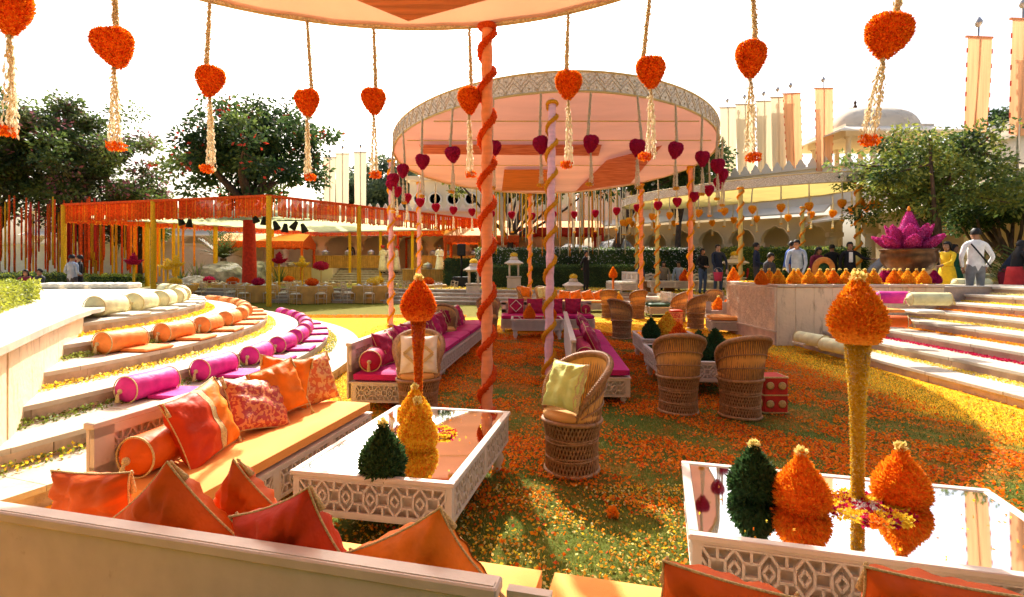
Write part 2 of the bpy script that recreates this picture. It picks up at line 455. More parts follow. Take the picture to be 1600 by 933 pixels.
# ---------------------------------------------------------------- left curved terraces
CX, CY, R0, TW, RH = -13.5, 7.2, 11.0, .57, .15
def arc_block(mb, r0, r1, a0, a1, z0, z1, n=3, mat=0, c=(CX, CY)):
    vs = []
    for i in range(n + 1):
        a = a0 + (a1 - a0) * i / n
        ca, sa = math.cos(a), math.sin(a)
        for r in (r0, r1):
            for z in (z0, z1):
                vs.append((c[0] + r * ca, c[1] + r * sa, z))
    fs = [(0, 1, 3, 2), (n * 4, n * 4 + 2, n * 4 + 3, n * 4 + 1)]
    for i in range(n):
        b = i * 4; d = b + 4
        fs += [(b + 1, d + 1, d + 3, b + 3), (b, b + 2, d + 2, d), (b + 2, b + 3, d + 3, d + 2), (b, d, d + 1, b + 1)]
    mb.add(vs, fs, mat)

def strip_petals(name, P, N, kinds, parent=None, n=2600, wdt=.18, size=.03, z=.0, dens_h=.03):
    """P: function t->(point), N: t->inward unit vector"""
    t = RNG.random(n); u = RNG.random(n)
    pts = np.array([np.array(P(a)) for a in t]); nv = np.array([np.array(N(a)) for a in t])
    edge = 1 - np.abs(u * 2 - 1) ** 3
    pos = pts + nv * (u * wdt)[:, None]
    pos[:, 2] += z + RNG.uniform(0, dens_h, n) * edge
    D = RNG.normal(size=(n, 3)); D[:, 2] = np.abs(D[:, 2]) * .7 + .1
    o = link(name, soup(name, leaves(pos, D, size * RNG.uniform(.7, 1.3, n), size * .8), kinds, RNG.integers(0, len(kinds), n)), parent)
    return tag(o, kind='stuff')

GRASSY = leafmat('strip_grass', (.12, .17, .02), (.3, .34, .06))
STRIPS = [([GRASSY, FYEL, GRASSY], .06), ([GRASSY, GRASSY], .05), ([FYEL, FYEL, FLEMON], .04), ([GRASSY, GRASSY], .05), ([FYEL, FYEL, FAMBER], .04), ([GRASSY], .03)]
A0, A1 = R(-30), R(78)
for i in range(7):
    Ro = R0 - TW * i
    h0, h1 = RH * i, RH * (i + 1)
    step = thing('curved_step', None, None, kind='structure')
    tag(step, kind='structure')
    nst = int((A1 - A0) * Ro / .78)
    for k in range(nst):
        a, b = A0 + (A1 - A0) * (k + RNG.uniform(-.1, .1)) / nst, A0 + (A1 - A0) * (k + 1) / nst - .005 / Ro
        m1 = MB(); arc_block(m1, Ro - .12, Ro + RNG.uniform(-.006, .006), A0 + (A1 - A0) * k / nst, b, h0 - .05, h1 - .042, 2)
        m1.build('riser_stone', RISER, step)
    if i < 6:
        nsl = int((A1 - A0) * Ro / 1.0)
        for k in range(nsl):
            a, b = A0 + (A1 - A0) * k / nsl, A0 + (A1 - A0) * (k + 1) / nsl - .005 / Ro
            m1 = MB(); arc_block(m1, Ro - TW - .02, Ro + .022, a, b, h1 - .042, h1 + RNG.uniform(-.002, .002), 2)
            m1.build('tread_slab', SLAB, step)
        kinds, dh = STRIPS[i]
        ri = Ro - TW
        strip_petals('step_petals', lambda t, ri=ri, h1=h1: (CX + ri * math.cos(A0 + (A1 - A0) * t), CY + ri * math.sin(A0 + (A1 - A0) * t), h1),
                     lambda t: (math.cos(A0 + (A1 - A0) * t), math.sin(A0 + (A1 - A0) * t), 0), kinds, step, n=5200 if i < 5 else 1500, wdt=.17 if i < 5 else .06, dens_h=dh)
# plaza top and flank wall
HP = RH * 7
rp = R0 - TW * 6 + .02
W = [(-2.55, 1.9), (-3.05, 2.9), (-3.62, 3.85), (-4.3, 4.95), (-4.95, 6.05), (-5.32, 6.75)]
pl = [(-9, 1.2)] + [(x, y) for x, y in W] + [(-5.44, 7.12), (-5.6, 7.4)]
a_s = math.atan2(7.55 - CY, rp)
arc = [(CX + rp * math.cos(a), CY + rp * math.sin(a)) for a in np.linspace(a_s, R(150), 60)]
pl = pl + arc + [(-22, 6)]
mb = MB(); n = len(pl)
mb.add([(x, y, HP) for x, y in pl] + [(x, y, HP - .05) for x, y in pl], [tuple(range(n))] + [(i, i + n, (i + 1) % n + n, (i + 1) % n) for i in range(n)])
PLAZA = mat('plaza_stone', (.58, .51, .4), .75, .06, .9, .15, 30, stain=((.6, .55, .47), 1.2, .6))
tag(mb.build('plaza', PLAZA), kind='structure')
wall = thing('flank_wall', 'weathered cream stone wall closing the near end of the curved seating steps at far left', 'wall', (0, 0, 0))
pts = [Vector((x, y, 0)) for x, y in W]
def wpt(s):
    L_ = [0]
    for a, b in zip(pts, pts[1:]): L_.append(L_[-1] + (b - a).length)
    s = max(0, min(s, L_[-1] - 1e-6))
    for i in range(len(pts) - 1):
        if s <= L_[i + 1]:
            d = (pts[i + 1] - pts[i]).normalized(); return pts[i] + d * (s - L_[i]), d
WL = sum((b - a).length for a, b in zip(pts, pts[1:]))
ns = int(WL / .62)
for k in range(ns):
    p, d = wpt(WL * k / ns); q, _ = wpt(WL * (k + 1) / ns)
    nv = Vector((d.y, -d.x, 0))
    off = RNG.uniform(-.006, .006) - .045
    m1 = MB(); e = d * .003
    e = d * .0012; a, b = p + e + nv * off, q - e + nv * off
    m1.add([a, b, b - nv * .2, a - nv * .2, a + Vector((0, 0, HP - .055)), b + Vector((0, 0, HP - .055)), b - nv * .2 + Vector((0, 0, HP - .055)), a - nv * .2 + Vector((0, 0, HP - .055))],
           [(0, 1, 5, 4), (1, 2, 6, 5), (2, 3, 7, 6), (3, 0, 4, 7), (4, 5, 6, 7)])
    m1.build('wall_slab', PLASTER, wall)
for k in range(8):
    p, d = wpt(WL * k / 8 + .004); q, d2 = wpt(WL * (k + 1) / 8)
    nv = Vector((d.y, -d.x, 0)); nv2 = Vector((d2.y, -d2.x, 0))
    m1 = MB()
    z0, z1 = Vector((0, 0, HP - .052)), Vector((0, 0, HP + .006))
    m1.add([p + nv * .03 + z0, q + nv2 * .03 + z0, q - nv2 * .25 + z0, p - nv * .25 + z0, p + nv * .03 + z1, q + nv2 * .03 + z1, q - nv2 * .25 + z1, p - nv * .25 + z1],
           [(0, 1, 5, 4), (1, 2, 6, 5), (2, 3, 7, 6), (3, 0, 4, 7), (4, 5, 6, 7)])
    m1.build('cap_stone', SLAB, wall)

def hedge(name, label, poly, z0, z1, mats, n, size, cat='hedge', lump=.06, core=(.03, .05, .01)):
    """a clipped hedge: a rough dark core with leaves all over its top and sides"""
    o = thing(name, label, cat)
    P = [Vector((x, y, 0)) for x, y in poly]; k = len(P)
    cen = sum(P, Vector()) / k
    mb = MB()
    ins = [cen + (p - cen) * .97 for p in P]
    mb.add([(p.x, p.y, z0) for p in ins] + [(p.x, p.y, z1 - .04) for p in ins], [tuple(range(k, 2 * k))] + [(i, (i + 1) % k, (i + 1) % k + k, i + k) for i in range(k)])
    mb.build('hedge_core', LDARK, o)
    per = [(P[(i + 1) % k] - P[i]).length for i in range(k)]; tot = sum(per)
    pa = np.array([(p.x, p.y) for p in P])
    area = abs(sum(P[i].x * P[(i + 1) % k].y - P[(i + 1) % k].x * P[i].y for i in range(k))) / 2
    nt_ = int(n * area / (area + tot * (z1 - z0)))
    # top points by rejection
    lo, hi = pa.min(0), pa.max(0)
    out = []
    while len(out) < nt_:
        q = RNG.uniform(lo, hi)
        c = False
        for i in range(k):
            x1, y1 = pa[i]; x2, y2 = pa[(i + 1) % k]
            if (y1 > q[1]) != (y2 > q[1]) and q[0] < (x2 - x1) * (q[1] - y1) / (y2 - y1) + x1: c = not c
        if c: out.append((q[0], q[1], z1))
    top = np.array(out).reshape(-1, 3)
    seg = RNG.choice(k, n - nt_, p=np.array(per) / tot); u = RNG.random(n - nt_)
    side = pa[seg] * (1 - u[:, None]) + pa[(seg + 1) % k] * u[:, None]
    side = np.column_stack([side, z0 + (z1 - z0) * RNG.random(n - nt_)])
    pos = np.vstack([top, side])
    pos += (lumps(pos[:, 0], pos[:, 1], 6, 1) * lump)[:, None] * np.array([.3, .3, 1]) + RNG.normal(size=pos.shape) * size * .35
    D = RNG.normal(size=pos.shape); D[:, 2] += .5
    tag(link('hedge_leaves', soup('hedge_leaves', leaves(pos, D, size * RNG.uniform(.7, 1.3, n), size * .55), mats, RNG.integers(0, len(mats), n)), o), kind='stuff')
    return o
hedge('clipped_hedge', 'bright yellow-green clipped hedge bed inside the curved stone ledge at far left',
      [(-4.9, 4.8), (-5.6, 5.75), (-6.6, 7.1), (-7.6, 8.6), (-8.3, 9.3), (-9.4, 9.4), (-11, 8.6), (-11, 3.6), (-5.5, 3.4)], HP, 1.33, [LHEDGE, LHEDGE, LYEL], 36000, .05)

# ---------------------------------------------------------------- right straight stairs and planter block
SX0, SY1 = 5.75, 10.88
RSTR = [[FLEMON, FYEL], [FCRIM], [FAMBER], [FYEL, FLEMON], [FAMBER, FORANGE], [FYEL], [FLEMON]]
for i in range(8):
    x0 = SX0 + TW * i; h0, h1 = RH * i, RH * (i + 1)
    yend = SY1 if i < 8 else 14
    step = tag(thing('stone_step', None, None), kind='structure')
    ln = 1.18
    y = -2.0 + .3 * (i % 3); 
    while y < yend:
        y2 = min(y + ln, yend)
        jl = RNG.uniform(-.003, .003)
        m1 = MB(); m1.box((x0 + .07 + jl, (y + y2) / 2, (h0 - .05 + h1 - .05) / 2), (.12, y2 - y - .006, RH), ch=.004); m1.build('riser_stone', PINKSTONE, step)
        m1 = MB(); m1.box((x0 + TW / 2 - .01, (y + y2) / 2, h1 - .024), (TW + .05, y2 - y - .005, .05), ch=.006); m1.build('tread_slab', SLAB, step)
        y = y2
    if i < 7:
        strip_petals('step_petals', lambda t, x0=x0, h1=h1: (x0 + TW - .02, 2.5 + 8.3 * t, h1), lambda t: (-1, 0, 0), RSTR[i], step, n=3000, wdt=[.16, .13, .1, .12, .12, .14, .14][i], dens_h=.02)
HR = 1.25
m1 = MB(); m1.add([(SX0 + TW * 8 - .02, -2, 1.2), (60, -2, 1.2), (60, SY1, 1.2), (SX0 + TW * 8 - .02, SY1, 1.2)], [(0, 1, 2, 3)])
m1.add([(8.4, SY1, 1.196), (14, SY1, 1.196), (14, 12.4, 1.196), (8.4, 12.4, 1.196)], [(0, 1, 2, 3)])
m1.box((11.2, 12.3, .6), (5.6, .2, 1.18))
tag(m1.build('upper_landing', PLAZA), kind='structure')
pb = thing('planter_block', 'long stained stone block beside the right steps, topped with rows of orange flower pots', 'planter')
XL, XR, YF, YB = 5.36, 8.75, 10.9, 13.35
m1 = MB(); m1.box(((XL + XR) / 2 + .02, (YF + YB) / 2 + .02, HR / 2 - .03), (XR - XL - .1, YB - YF - .1, HR - .06)); m1.build('body', PLASTER, pb)
nx = 9
for k in range(nx):
    xa, xb = XL + (XR - XL) * k / nx, XL + (XR - XL) * (k + 1) / nx
    m1 = MB(); m1.box(((xa + xb) / 2, YF + .02 + RNG.uniform(-.003, .003), (HR - .07) / 2), (xb - xa - .005, .08, HR - .07), ch=.004); m1.build('wall_slab', PLASTER, pb)
    m1 = MB(); m1.box(((xa + xb) / 2, (YF + YB) / 2, HR - .035), (xb - xa - .004, YB - YF + .1, .06), ch=.012); m1.build('cap_stone', STONE, pb)
def carved(mb, x, y0, y1, z0, z1):
    for q in range(150):
        y, z = RNG.uniform(y0, y1), RNG.uniform(z0, z1); a = RNG.uniform(0, 2 * PI); r = RNG.uniform(.03, .07)
        pts_ = [(x, y + r * math.cos(a + t * 3.2) * (1 - t * .6), z + r * math.sin(a + t * 3.2) * (1 - t * .6)) for t in np.linspace(0, 1, 6)]
        mb.tube(pts_, .005, 4, 0, True, False)
for k in range(3):
    ya, yb = YF + (YB - YF) * k / 3, YF + (YB - YF) * (k + 1) / 3
    m1 = MB(); m1.box((XL + .0, (ya + yb) / 2, .74), (.07, yb - ya - .006, .88), ch=.004); carved(m1, XL - .036, ya + .06, yb - .06, .34, 1.12); m1.build('carved_panel', PANEL, pb)
    m1 = MB(); m1.box((XL + .0, (ya + yb) / 2, .14), (.06, yb - ya - .006, .28), ch=.004); m1.build('base_stone', PINKSTONE, pb)
m1 = MB(); m1.box((XL - .01, (YF + YB) / 2, .285), (.11, YB - YF + .03, .03)); m1.build('base_ledge', STONE, pb)
x = RNG.uniform(XL + .05, XR - .1, 9000); y = RNG.uniform(YF + .08, YF + 1.9, 9000)
P = np.stack([x, y, np.full(9000, HR - .004)], 1); D = RNG.normal(size=P.shape); D[:, 2] = np.abs(D[:, 2]) * .5
tag(link('ledge_petals', soup('ledge_petals', leaves(P, D, .04, .03), [FYEL, FAMBER], RNG.integers(0, 2, 9000)), pb), kind='stuff')

# ---------------------------------------------------------------- far terrace with its steps
TH = .6
FP = [(-34, 25.5), (-13, 25.2), (-5.5, 24.6), (-1.5, 23.6), (2.6, 22.6), (5.6, 20.6), (7.2, 18.0), (7.5, 13.42)]
def offs(poly, d):
    out = []
    for i, p in enumerate(poly):
        a = Vector(poly[max(0, i - 1)]); b = Vector(poly[min(len(poly) - 1, i + 1)])
        t = (b - a).normalized(); out.append((p[0] + t.y * d, p[1] - t.x * d))
    return out
TLAWN = mat('terrace_lawn', (.5, .36, .03), .9, .3, 1.2, .6, 40, col2=(.16, .2, .03), ramp=(.42, .62), bdist=.03)
top = FP + [(7.5, 13.42), (60, 13.42), (60, 80), (-60, 80), (-60, 25.5)]
m1 = MB(); m1.add([(x, y, TH) for x, y in top], [tuple(range(len(top)))]); tag(m1.build('upper_lawn', TLAWN), kind='structure')
for i in range(4):
    d = .36 * (3 - i); o_ = offs(FP, d + .02); in_ = offs(FP, d - .38)
    h0, h1 = TH / 4 * i, TH / 4 * (i + 1)
    step = tag(thing('terrace_step', None, None), kind='structure')
    for a in range(len(FP) - 1):
        p0, p1, q0, q1 = Vector(o_[a]), Vector(o_[a + 1]), Vector(in_[a]), Vector(in_[a + 1])
        n_ = max(1, int((p1 - p0).length / 1.6)); g = .004 / max(.1, (p1 - p0).length / n_)
        for k in range(n_):
            s0, s1 = k / n_ + g, (k + 1) / n_ - g
            A, B, D_, E = p0.lerp(p1, s0), p0.lerp(p1, s1), q0.lerp(q1, s1), q0.lerp(q1, s0)
            m1 = MB(); z = h1 + (.004 if i == 3 else 0)
            m1.add([(*A, z), (*B, z), (*D_, z), (*E, z), (*A, z - .05), (*B, z - .05), (*D_, z - .05), (*E, z - .05)], [(0, 1, 2, 3), (4, 5, 1, 0), (5, 6, 2, 1), (6, 7, 3, 2), (7, 4, 0, 3)])
            m1.build('tread_slab', SLAB, step)
            nin = (E - A).normalized() * .04
            A, B = A + nin, B + nin
            m1 = MB(); m1.add([(*A, h0 - .05), (*B, h0 - .05), (*B, h1 - .05), (*A, h1 - .05)], [(0, 1, 2, 3)]); m1.build('riser_stone', RISER, step)
# garden bed to the left beyond the plaza
m1 = MB(); m1.add([(-40, 17.5, .3), (-13.2, 17.5, .3), (-13.2, 25.3, .3), (-40, 25.3, .3), (-40, 17.5, -.05), (-13.2, 17.5, -.05), (-13.2, 25.3, -.05)], [(0, 1, 2, 3), (4, 5, 1, 0), (5, 6, 2, 1)])
tag(m1.build('garden_path', mat('garden_path', (.5, .42, .34), .9, .15, 2, .3, 30)), kind='structure')

tag(link('petal_border', petals_flat(9000, (-9, -1.5), (16.9, 17.6), lambda x, y: 1 + 0 * x, .05, mats=[FORANGE, FAMBER], z=.006)), kind='stuff')

tag(link('terrace_petals', petals_flat(16000, (-6, 7.4), (19, 26.5), lambda x, y: np.where(y > np.interp(x, [-5.5, -1.5, 2.6, 5.6, 7.2, 7.5], [24.6, 23.6, 22.6, 20.6, 18.0, 13.4]) + .05, .8, 0) * (x < 7.3), .07, mats=[FYEL, FAMBER, FYEL, FLEMON], z=TH + .006)), kind='stuff')
m1 = MB()
for k in range(5): m1.box((9.3 + 1.1 * k, SY1 + .08, .6), (1.09, .1, 1.19), ch=.004)
tag(m1.build('landing_wall', PINKSTONE), kind='structure')
# ---------------------------------------------------------------- furniture
def lattice(mb, o, u, v, n, L, H, t=.07, dep=.018, step=.8):
    """raised jali bars: squares, crosses and diamonds in cells along u"""
    o, u, v, n = Vector(o), Vector(u), Vector(v), Vector(n)
    k = max(1, round(L / (H * step))); cw = L / k; w = H * t
    def b(x1, y1, x2, y2):
        mb.bar(o + u * x1 + v * y1 + n * dep / 2, o + u * x2 + v * y2 + n * dep / 2, w, dep, n)
    for i in range(k):
        cx, cy = (i + .5) * cw, H / 2
        a, h = cw * .23, cw * .23
        for (p, q) in (((-a, -h), (a, -h)), ((a, -h), (a, h)), ((a, h), (-a, h)), ((-a, h), (-a, -h))):
            b(cx + p[0], cy + p[1], cx + q[0], cy + q[1])
        for sx in (-1, 1):
            for sy in (-1, 1):
                b(cx + sx * a, cy + sy * h, cx + sx * cw * .5, cy + sy * H * .5)
                b(cx + sx * cw * .5, cy + sy * H * .2, cx + sx * cw * .33, cy)
        b(cx, cy + h, cx, cy + H * .5); b(cx, cy - h, cx, cy - H * .5)

def turned_leg(h, r):
    mb = MB()
    mb.lathe([(r * .8, h), (r * .8, h * .86), (r * 1.05, h * .8), (r * .75, h * .7), (r * 1.1, h * .5), (r * .8, h * .28), (r * .55, h * .18), (r * .85, h * .08), (r * .7, 0)][::-1], 12)
    return mb

def frieze(name, parent, x0, x1, y, z0, z1, face, mat_=WOOD, maxlen=.75):
    """moulded rail with lattice panels between (x0..x1) on plane y, outward 'face' = +-y or '+-x'"""
    L = x1 - x0; np_ = max(1, round(L / maxlen)); st = .035
    if face in ('+y', '-y'):
        s = 1 if face == '+y' else -1
        u, v, n = Vector((1, 0, 0)), Vector((0, 0, 1)), Vector((0, s, 0)); O = lambda a, z: Vector((a, y, z))
    else:
        s = 1 if face == '+x' else -1
        u, v, n = Vector((0, 1, 0)), Vector((0, 0, 1)), Vector((s, 0, 0)); O = lambda a, z: Vector((y, a, z))
    for i in range(np_):
        a, b = x0 + L * i / np_ + st, x0 + L * (i + 1) / np_ - st
        mb = MB(); m = (z1 - z0) * .1
        lattice(mb, O(a, z0 + m) - n * .018, u, v, n, b - a, z1 - z0 - 2 * m)
        # thin frame round the panel
        for (p, q) in ((O(a, z0 + m), O(b, z0 + m)), (O(a, z1 - m), O(b, z1 - m))):
            mb.bar(p - n * .003, q - n * .003, .008, .012, n)
        for q in (a, b):
            mb.bar(O(q, z0 + m) - n * .003, O(q, z1 - m) - n * .003, .008, .012, n)
        mb.build('lattice_panel', mat_, parent)

def case(mb, x0, x1, y0, y1, z0, z1, t=.028, panels=(), maxlen=.75):
    """a box whose sides have recessed fields for lattice"""
    st = .035; m = (z1 - z0) * .1
    mb.box(((x0 + x1) / 2, (y0 + y1) / 2, (z0 + z1) / 2), (x1 - x0 - .09, y1 - y0 - .09, z1 - z0 - .004))
    def rails(a0, a1, plane, axis, s):
        L = a1 - a0; k = max(1, round(L / maxlen))
        def bx(ac, zc, al, zl):
            if axis == 'y': mb.box((ac, plane - s * .009, zc), (al, .018, zl))
            else: mb.box((plane - s * .009, ac, zc), (.018, al, zl))
        bx((a0 + a1) / 2, z0 + m / 2, L, m); bx((a0 + a1) / 2, z1 - m / 2, L, m)
        for i in range(k + 1):
            c = a0 + L * i / k
            wd = st if i in (0, k) else 2 * st
            if i == 0: c += st / 2
            if i == k: c -= st / 2
            bx(c, (z0 + z1) / 2, wd, z1 - z0 - 2 * m)
    rails(x0, x1, y1, 'y', 1); rails(x0, x1, y0, 'y', -1)
    rails(y0 + .019, y1 - .019, x0, 'x', -1); rails(y0 + .019, y1 - .019, x1, 'x', 1)

def cushion_slab(L, D, H, m_, seam=None):
    """soft box seat cushion with rounded edges"""
    mb = MB(); nx, ny = 20, 10
    def side(sgn):
        rows = []
        for j in range(ny + 1):
            row = []
            for i in range(nx + 1):
                u, v = -1 + 2 * i / nx, -1 + 2 * j / ny
                e = (1 - abs(u) ** 14) * (1 - abs(v) ** 10)
                px, py = u * (L / 2) * (1 - .012 * (1 - e)), v * (D / 2) * (1 - .03 * (1 - e))
                z = sgn * H / 2 * (.55 + .45 * max(0, e) ** .4) + (.006 * math.sin(u * 7 + v * 3) * e if sgn > 0 else 0)
                row.append((px, py, z))
            rows.append(row if sgn > 0 else row[::-1])
        return rows
    t, b = side(1), side(-1)
    mb.grid(t); mb.grid(b)
    ring = lambda r, rev: [r[0][i] for i in range(nx + 1)] + [r[j][nx] for j in range(1, ny + 1)] + [r[ny][i] for i in range(nx - 1, -1, -1)] + [r[j][0] for j in range(ny - 1, 0, -1)]
    b2 = [row[::-1] for row in b]
    A, B = ring(t, 0), ring(b2, 0)
    mb.grid([B, A], wrap=True)
    return mb

def sofa(name, label, L, D=.68, seat=MAGENTAF, ncush=1, hb=.75, pos=(0, 0), rz=0, cat='sofa', group=None, hs=.42, side=None, lat_end=True):
    """local: back at y=0, front at y=D, length along x, centred"""
    o = thing(name, label, cat, (pos[0], pos[1], 0), rz, group)
    z0, z1 = .09, .3
    mb = MB(); case(mb, -L / 2, L / 2, .05, D, z0, z1); mb.box((0, D / 2 + .02, z1 + .008), (L + .012, D - .02, .014)); mb.build('frame', WOOD, o)
    frieze('lattice_panel', o, -L / 2, L / 2, D, z0, z1, '+y')
    frieze('lattice_panel', o, .07, D - .02, -L / 2, z0, z1, '-x'); frieze('lattice_panel', o, .07, D - .02, L / 2, z0, z1, '+x')
    lm = turned_leg(.1, .035).mesh('leg', [WOOD])
    for sx in (-1, 1):
        for y in (.12, D - .07): link('leg', lm, o, (sx * (L / 2 - .07), y, 0))
    cl = L / ncush
    cm = cushion_slab(cl - .008, D - .06, hs - z1 - .012, seat).mesh('seat_cushion', [seat])
    for i in range(ncush): link('seat_cushion', cm, o, (-L / 2 + cl * (i + .5), .05 + (D - .03) / 2, z1 + .016 + (hs - z1 - .012) / 2))
    mb = MB()
    mb.box((0, .012, (.12 + hb) / 2), (L, .02, hb - .12)); mb.box((0, .025, hb - .02), (L + .02, .07, .035), ch=.005)
    mb.box((0, .04, .47), (L, .03, .07)); mb.box((0, .04, hb - .06), (L, .03, .06))
    for k in range(int(L / .7) + 2):
        x = -L / 2 + .06 + (L - .12) * k / (int(L / .7) + 1); mb.box((x, .04, .58), (.12, .03, .3))
    mb.build('backrest', WOOD, o)
    mb = MB(); lattice(mb, (-L / 2 + .12, .024, .5), (1, 0, 0), (0, 0, 1), (0, 1, 0), L - .24, hb - .09 - .5, dep=.02); mb.build('lattice_panel', WOOD, o)
    return o

def table(name, label, W_, D_, pos, rz, h=.45, cat='low table', group=None):
    o = thing(name, label, cat, (pos[0], pos[1], 0), rz, group)
    zc = h - .025; z0 = .215
    mb = MB(); case(mb, -W_ / 2 + .015, W_ / 2 - .015, -D_ / 2 + .015, D_ / 2 - .015, z0, zc); mb.box((0, 0, z0 - .01), (W_ - .06, D_ - .06, .022))
    t = .045
    for s in (-1, 1):
        mb.box((0, s * (D_ / 2 - t / 2), zc + .0125), (W_, t, .025), ch=.004); mb.box((s * (W_ / 2 - t / 2), 0, zc + .0125), (t, D_ - 2 * t, .025), ch=.004)
    mb.build('frame', WOOD, o)
    frieze('p', o, -W_ / 2 + .015, W_ / 2 - .015, D_ / 2 - .015, z0, zc, '+y'); frieze('p', o, -W_ / 2 + .015, W_ / 2 - .015, -D_ / 2 + .015, z0, zc, '-y')
    frieze('p', o, -D_ / 2 + .034, D_ / 2 - .034, W_ / 2 - .015, z0, zc, '+x'); frieze('p', o, -D_ / 2 + .034, D_ / 2 - .034, -W_ / 2 + .015, z0, zc, '-x')
    mb = MB(); mb.box((0, 0, zc + .01), (W_ - 2 * t - .004, D_ - 2 * t - .004, .02)); mb.build('mirror_top', MIRROR, o)
    lm = turned_leg(.215, .05).mesh('leg', [WOOD])
    for sx in (-1, 1):
        for sy in (-1, 1): link('leg', lm, o, (sx * (W_ / 2 - .09), sy * (D_ / 2 - .09), 0))
    return o

# ---- wicker chair
def cane_meshes():
    d = {}
    mb = MB(); n = 46
    prof = lambda t: .205 - .018 * math.sin(t * PI) + .02 * t
    for s in (1, -1):
        for k in range(n):
            a0 = 2 * PI * k / n
            pts = []
            for j in range(6):
                t = j / 5; a = a0 + s * t * .75; r = prof(t) + (.003 if s > 0 else -.003)
                pts.append((r * math.cos(a), r * math.sin(a), .015 + t * .41))
            mb.tube(pts, .0065, 4, 0, True, False)
    d['base_weave'] = mb.mesh('base_weave', [CANE])
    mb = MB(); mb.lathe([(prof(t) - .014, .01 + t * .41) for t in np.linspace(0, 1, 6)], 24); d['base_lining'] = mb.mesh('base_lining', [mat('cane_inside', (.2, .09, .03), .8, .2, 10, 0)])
    mb = MB()
    for t, rr in ((.02, .017), (.28, .008), (.31, .007), (.6, .008), (.63, .007), (.66, .007), (.97, .018)):
        r = prof(t); z = .015 + t * .41; ph = RNG.uniform(0, 6)
        mb.tube([(r * 1.02 * math.cos(a), r * 1.02 * math.sin(a), z + .006 * math.sin(a * 2 + ph)) for a in np.linspace(0, 2 * PI, 33)], rr, 6)
    d['binding'] = mb.mesh('binding', [CANE])
    # back: wraps round +y; rim
    def rim(th):      # th from -2.25..2.25, 0 is the back centre
        c = max(0, math.cos(th / 2.25 * PI / 2))
        z = .44 + .44 * c ** .62
        r = .215 + .075 * c ** .8
        return Vector((r * math.sin(th), r * math.cos(th) + .03 * c, z))
    def foot(th): return Vector((.222 * math.sin(th), .222 * math.cos(th), .42))
    ths = np.linspace(-2.25, 2.25, 56)
    mb = MB()
    for i, th in enumerate(ths):
        th2 = max(-2.25, min(2.25, th * 1.06 + .14))
        a, b = foot(th), rim(th2); m = a.lerp(b, .5); m += Vector((m.x, m.y, 0)).normalized() * -.012
        mb.tube([a, m, b], .0062, 4, 0, True, False)
        th3 = max(-2.25, min(2.25, th - .18))
        b = rim(th3) ; m = a.lerp(b, .5) * .99
        if i % 3 == 0: mb.tube([a, Vector((m.x * .97, m.y * .97, m.z)), b * .985 + Vector((0, 0, .012))], .004, 4, 0, True, False)
    for f in (.3, .62):
        mb.tube([foot(t).lerp(rim(t), f) * 1.004 for t in np.linspace(-2.1, 2.1, 30)], .007, 5)
    d['back_weave'] = mb.mesh('back_weave', [CANE])
    mb = MB(); mb.grid([[foot(t) * .97 for t in ths], [foot(t).lerp(rim(t), .5) * .955 for t in ths], [rim(t) * .96 + Vector((0, 0, .02)) for t in ths]]); d['back_pad'] = mb.mesh('back_pad', [CANEPAD])
    mb = MB(); mb.tube([rim(t) for t in np.linspace(-2.25, 2.25, 44)], [.012 + .016 * max(0, math.cos(t / 2.25 * PI / 2)) ** .4 for t in np.linspace(-2.25, 2.25, 44)], 10)
    for k in range(90):
        t = -2.2 + 4.4 * k / 89; p = rim(t); q = rim(t + .02); d_ = (q - p).normalized(); rr = .0135 + .016 * max(0, math.cos(t / 2.25 * PI / 2)) ** .4
        u = d_.cross(Vector((0, 0, 1))); u = u.normalized() if u.length > .01 else Vector((1, 0, 0)); v = d_.cross(u)
        mb.tube([p + d_ * .012 * a / 3 + u * rr * math.cos(a) + v * rr * math.sin(a) for a in np.linspace(0, 2 * PI, 9)], .003, 4, 0, True, False)
    d['rim'] = mb.mesh('rim', [CANE])
    mb = MB(); mb.lathe([(.0, .42), (.2, .42), (.225, .44), (.228, .465), (.215, .485), (.1, .497), (0, .5)], 28); d['seat_cushion'] = mb.mesh('seat_cushion', [CANEPAD])
    return d
CM = cane_meshes()
def cane_chair(label, pos, facing, group='cane chairs on the lawn', z=0, s=1.0):
    """facing: direction (dx,dy) the sitter looks"""
    o = thing('cane_chair', label, 'cane chair', (pos[0], pos[1], z), math.atan2(facing[1], facing[0]) + PI / 2, group)
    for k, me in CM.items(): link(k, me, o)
    o.scale = (s, s, s)
    return o

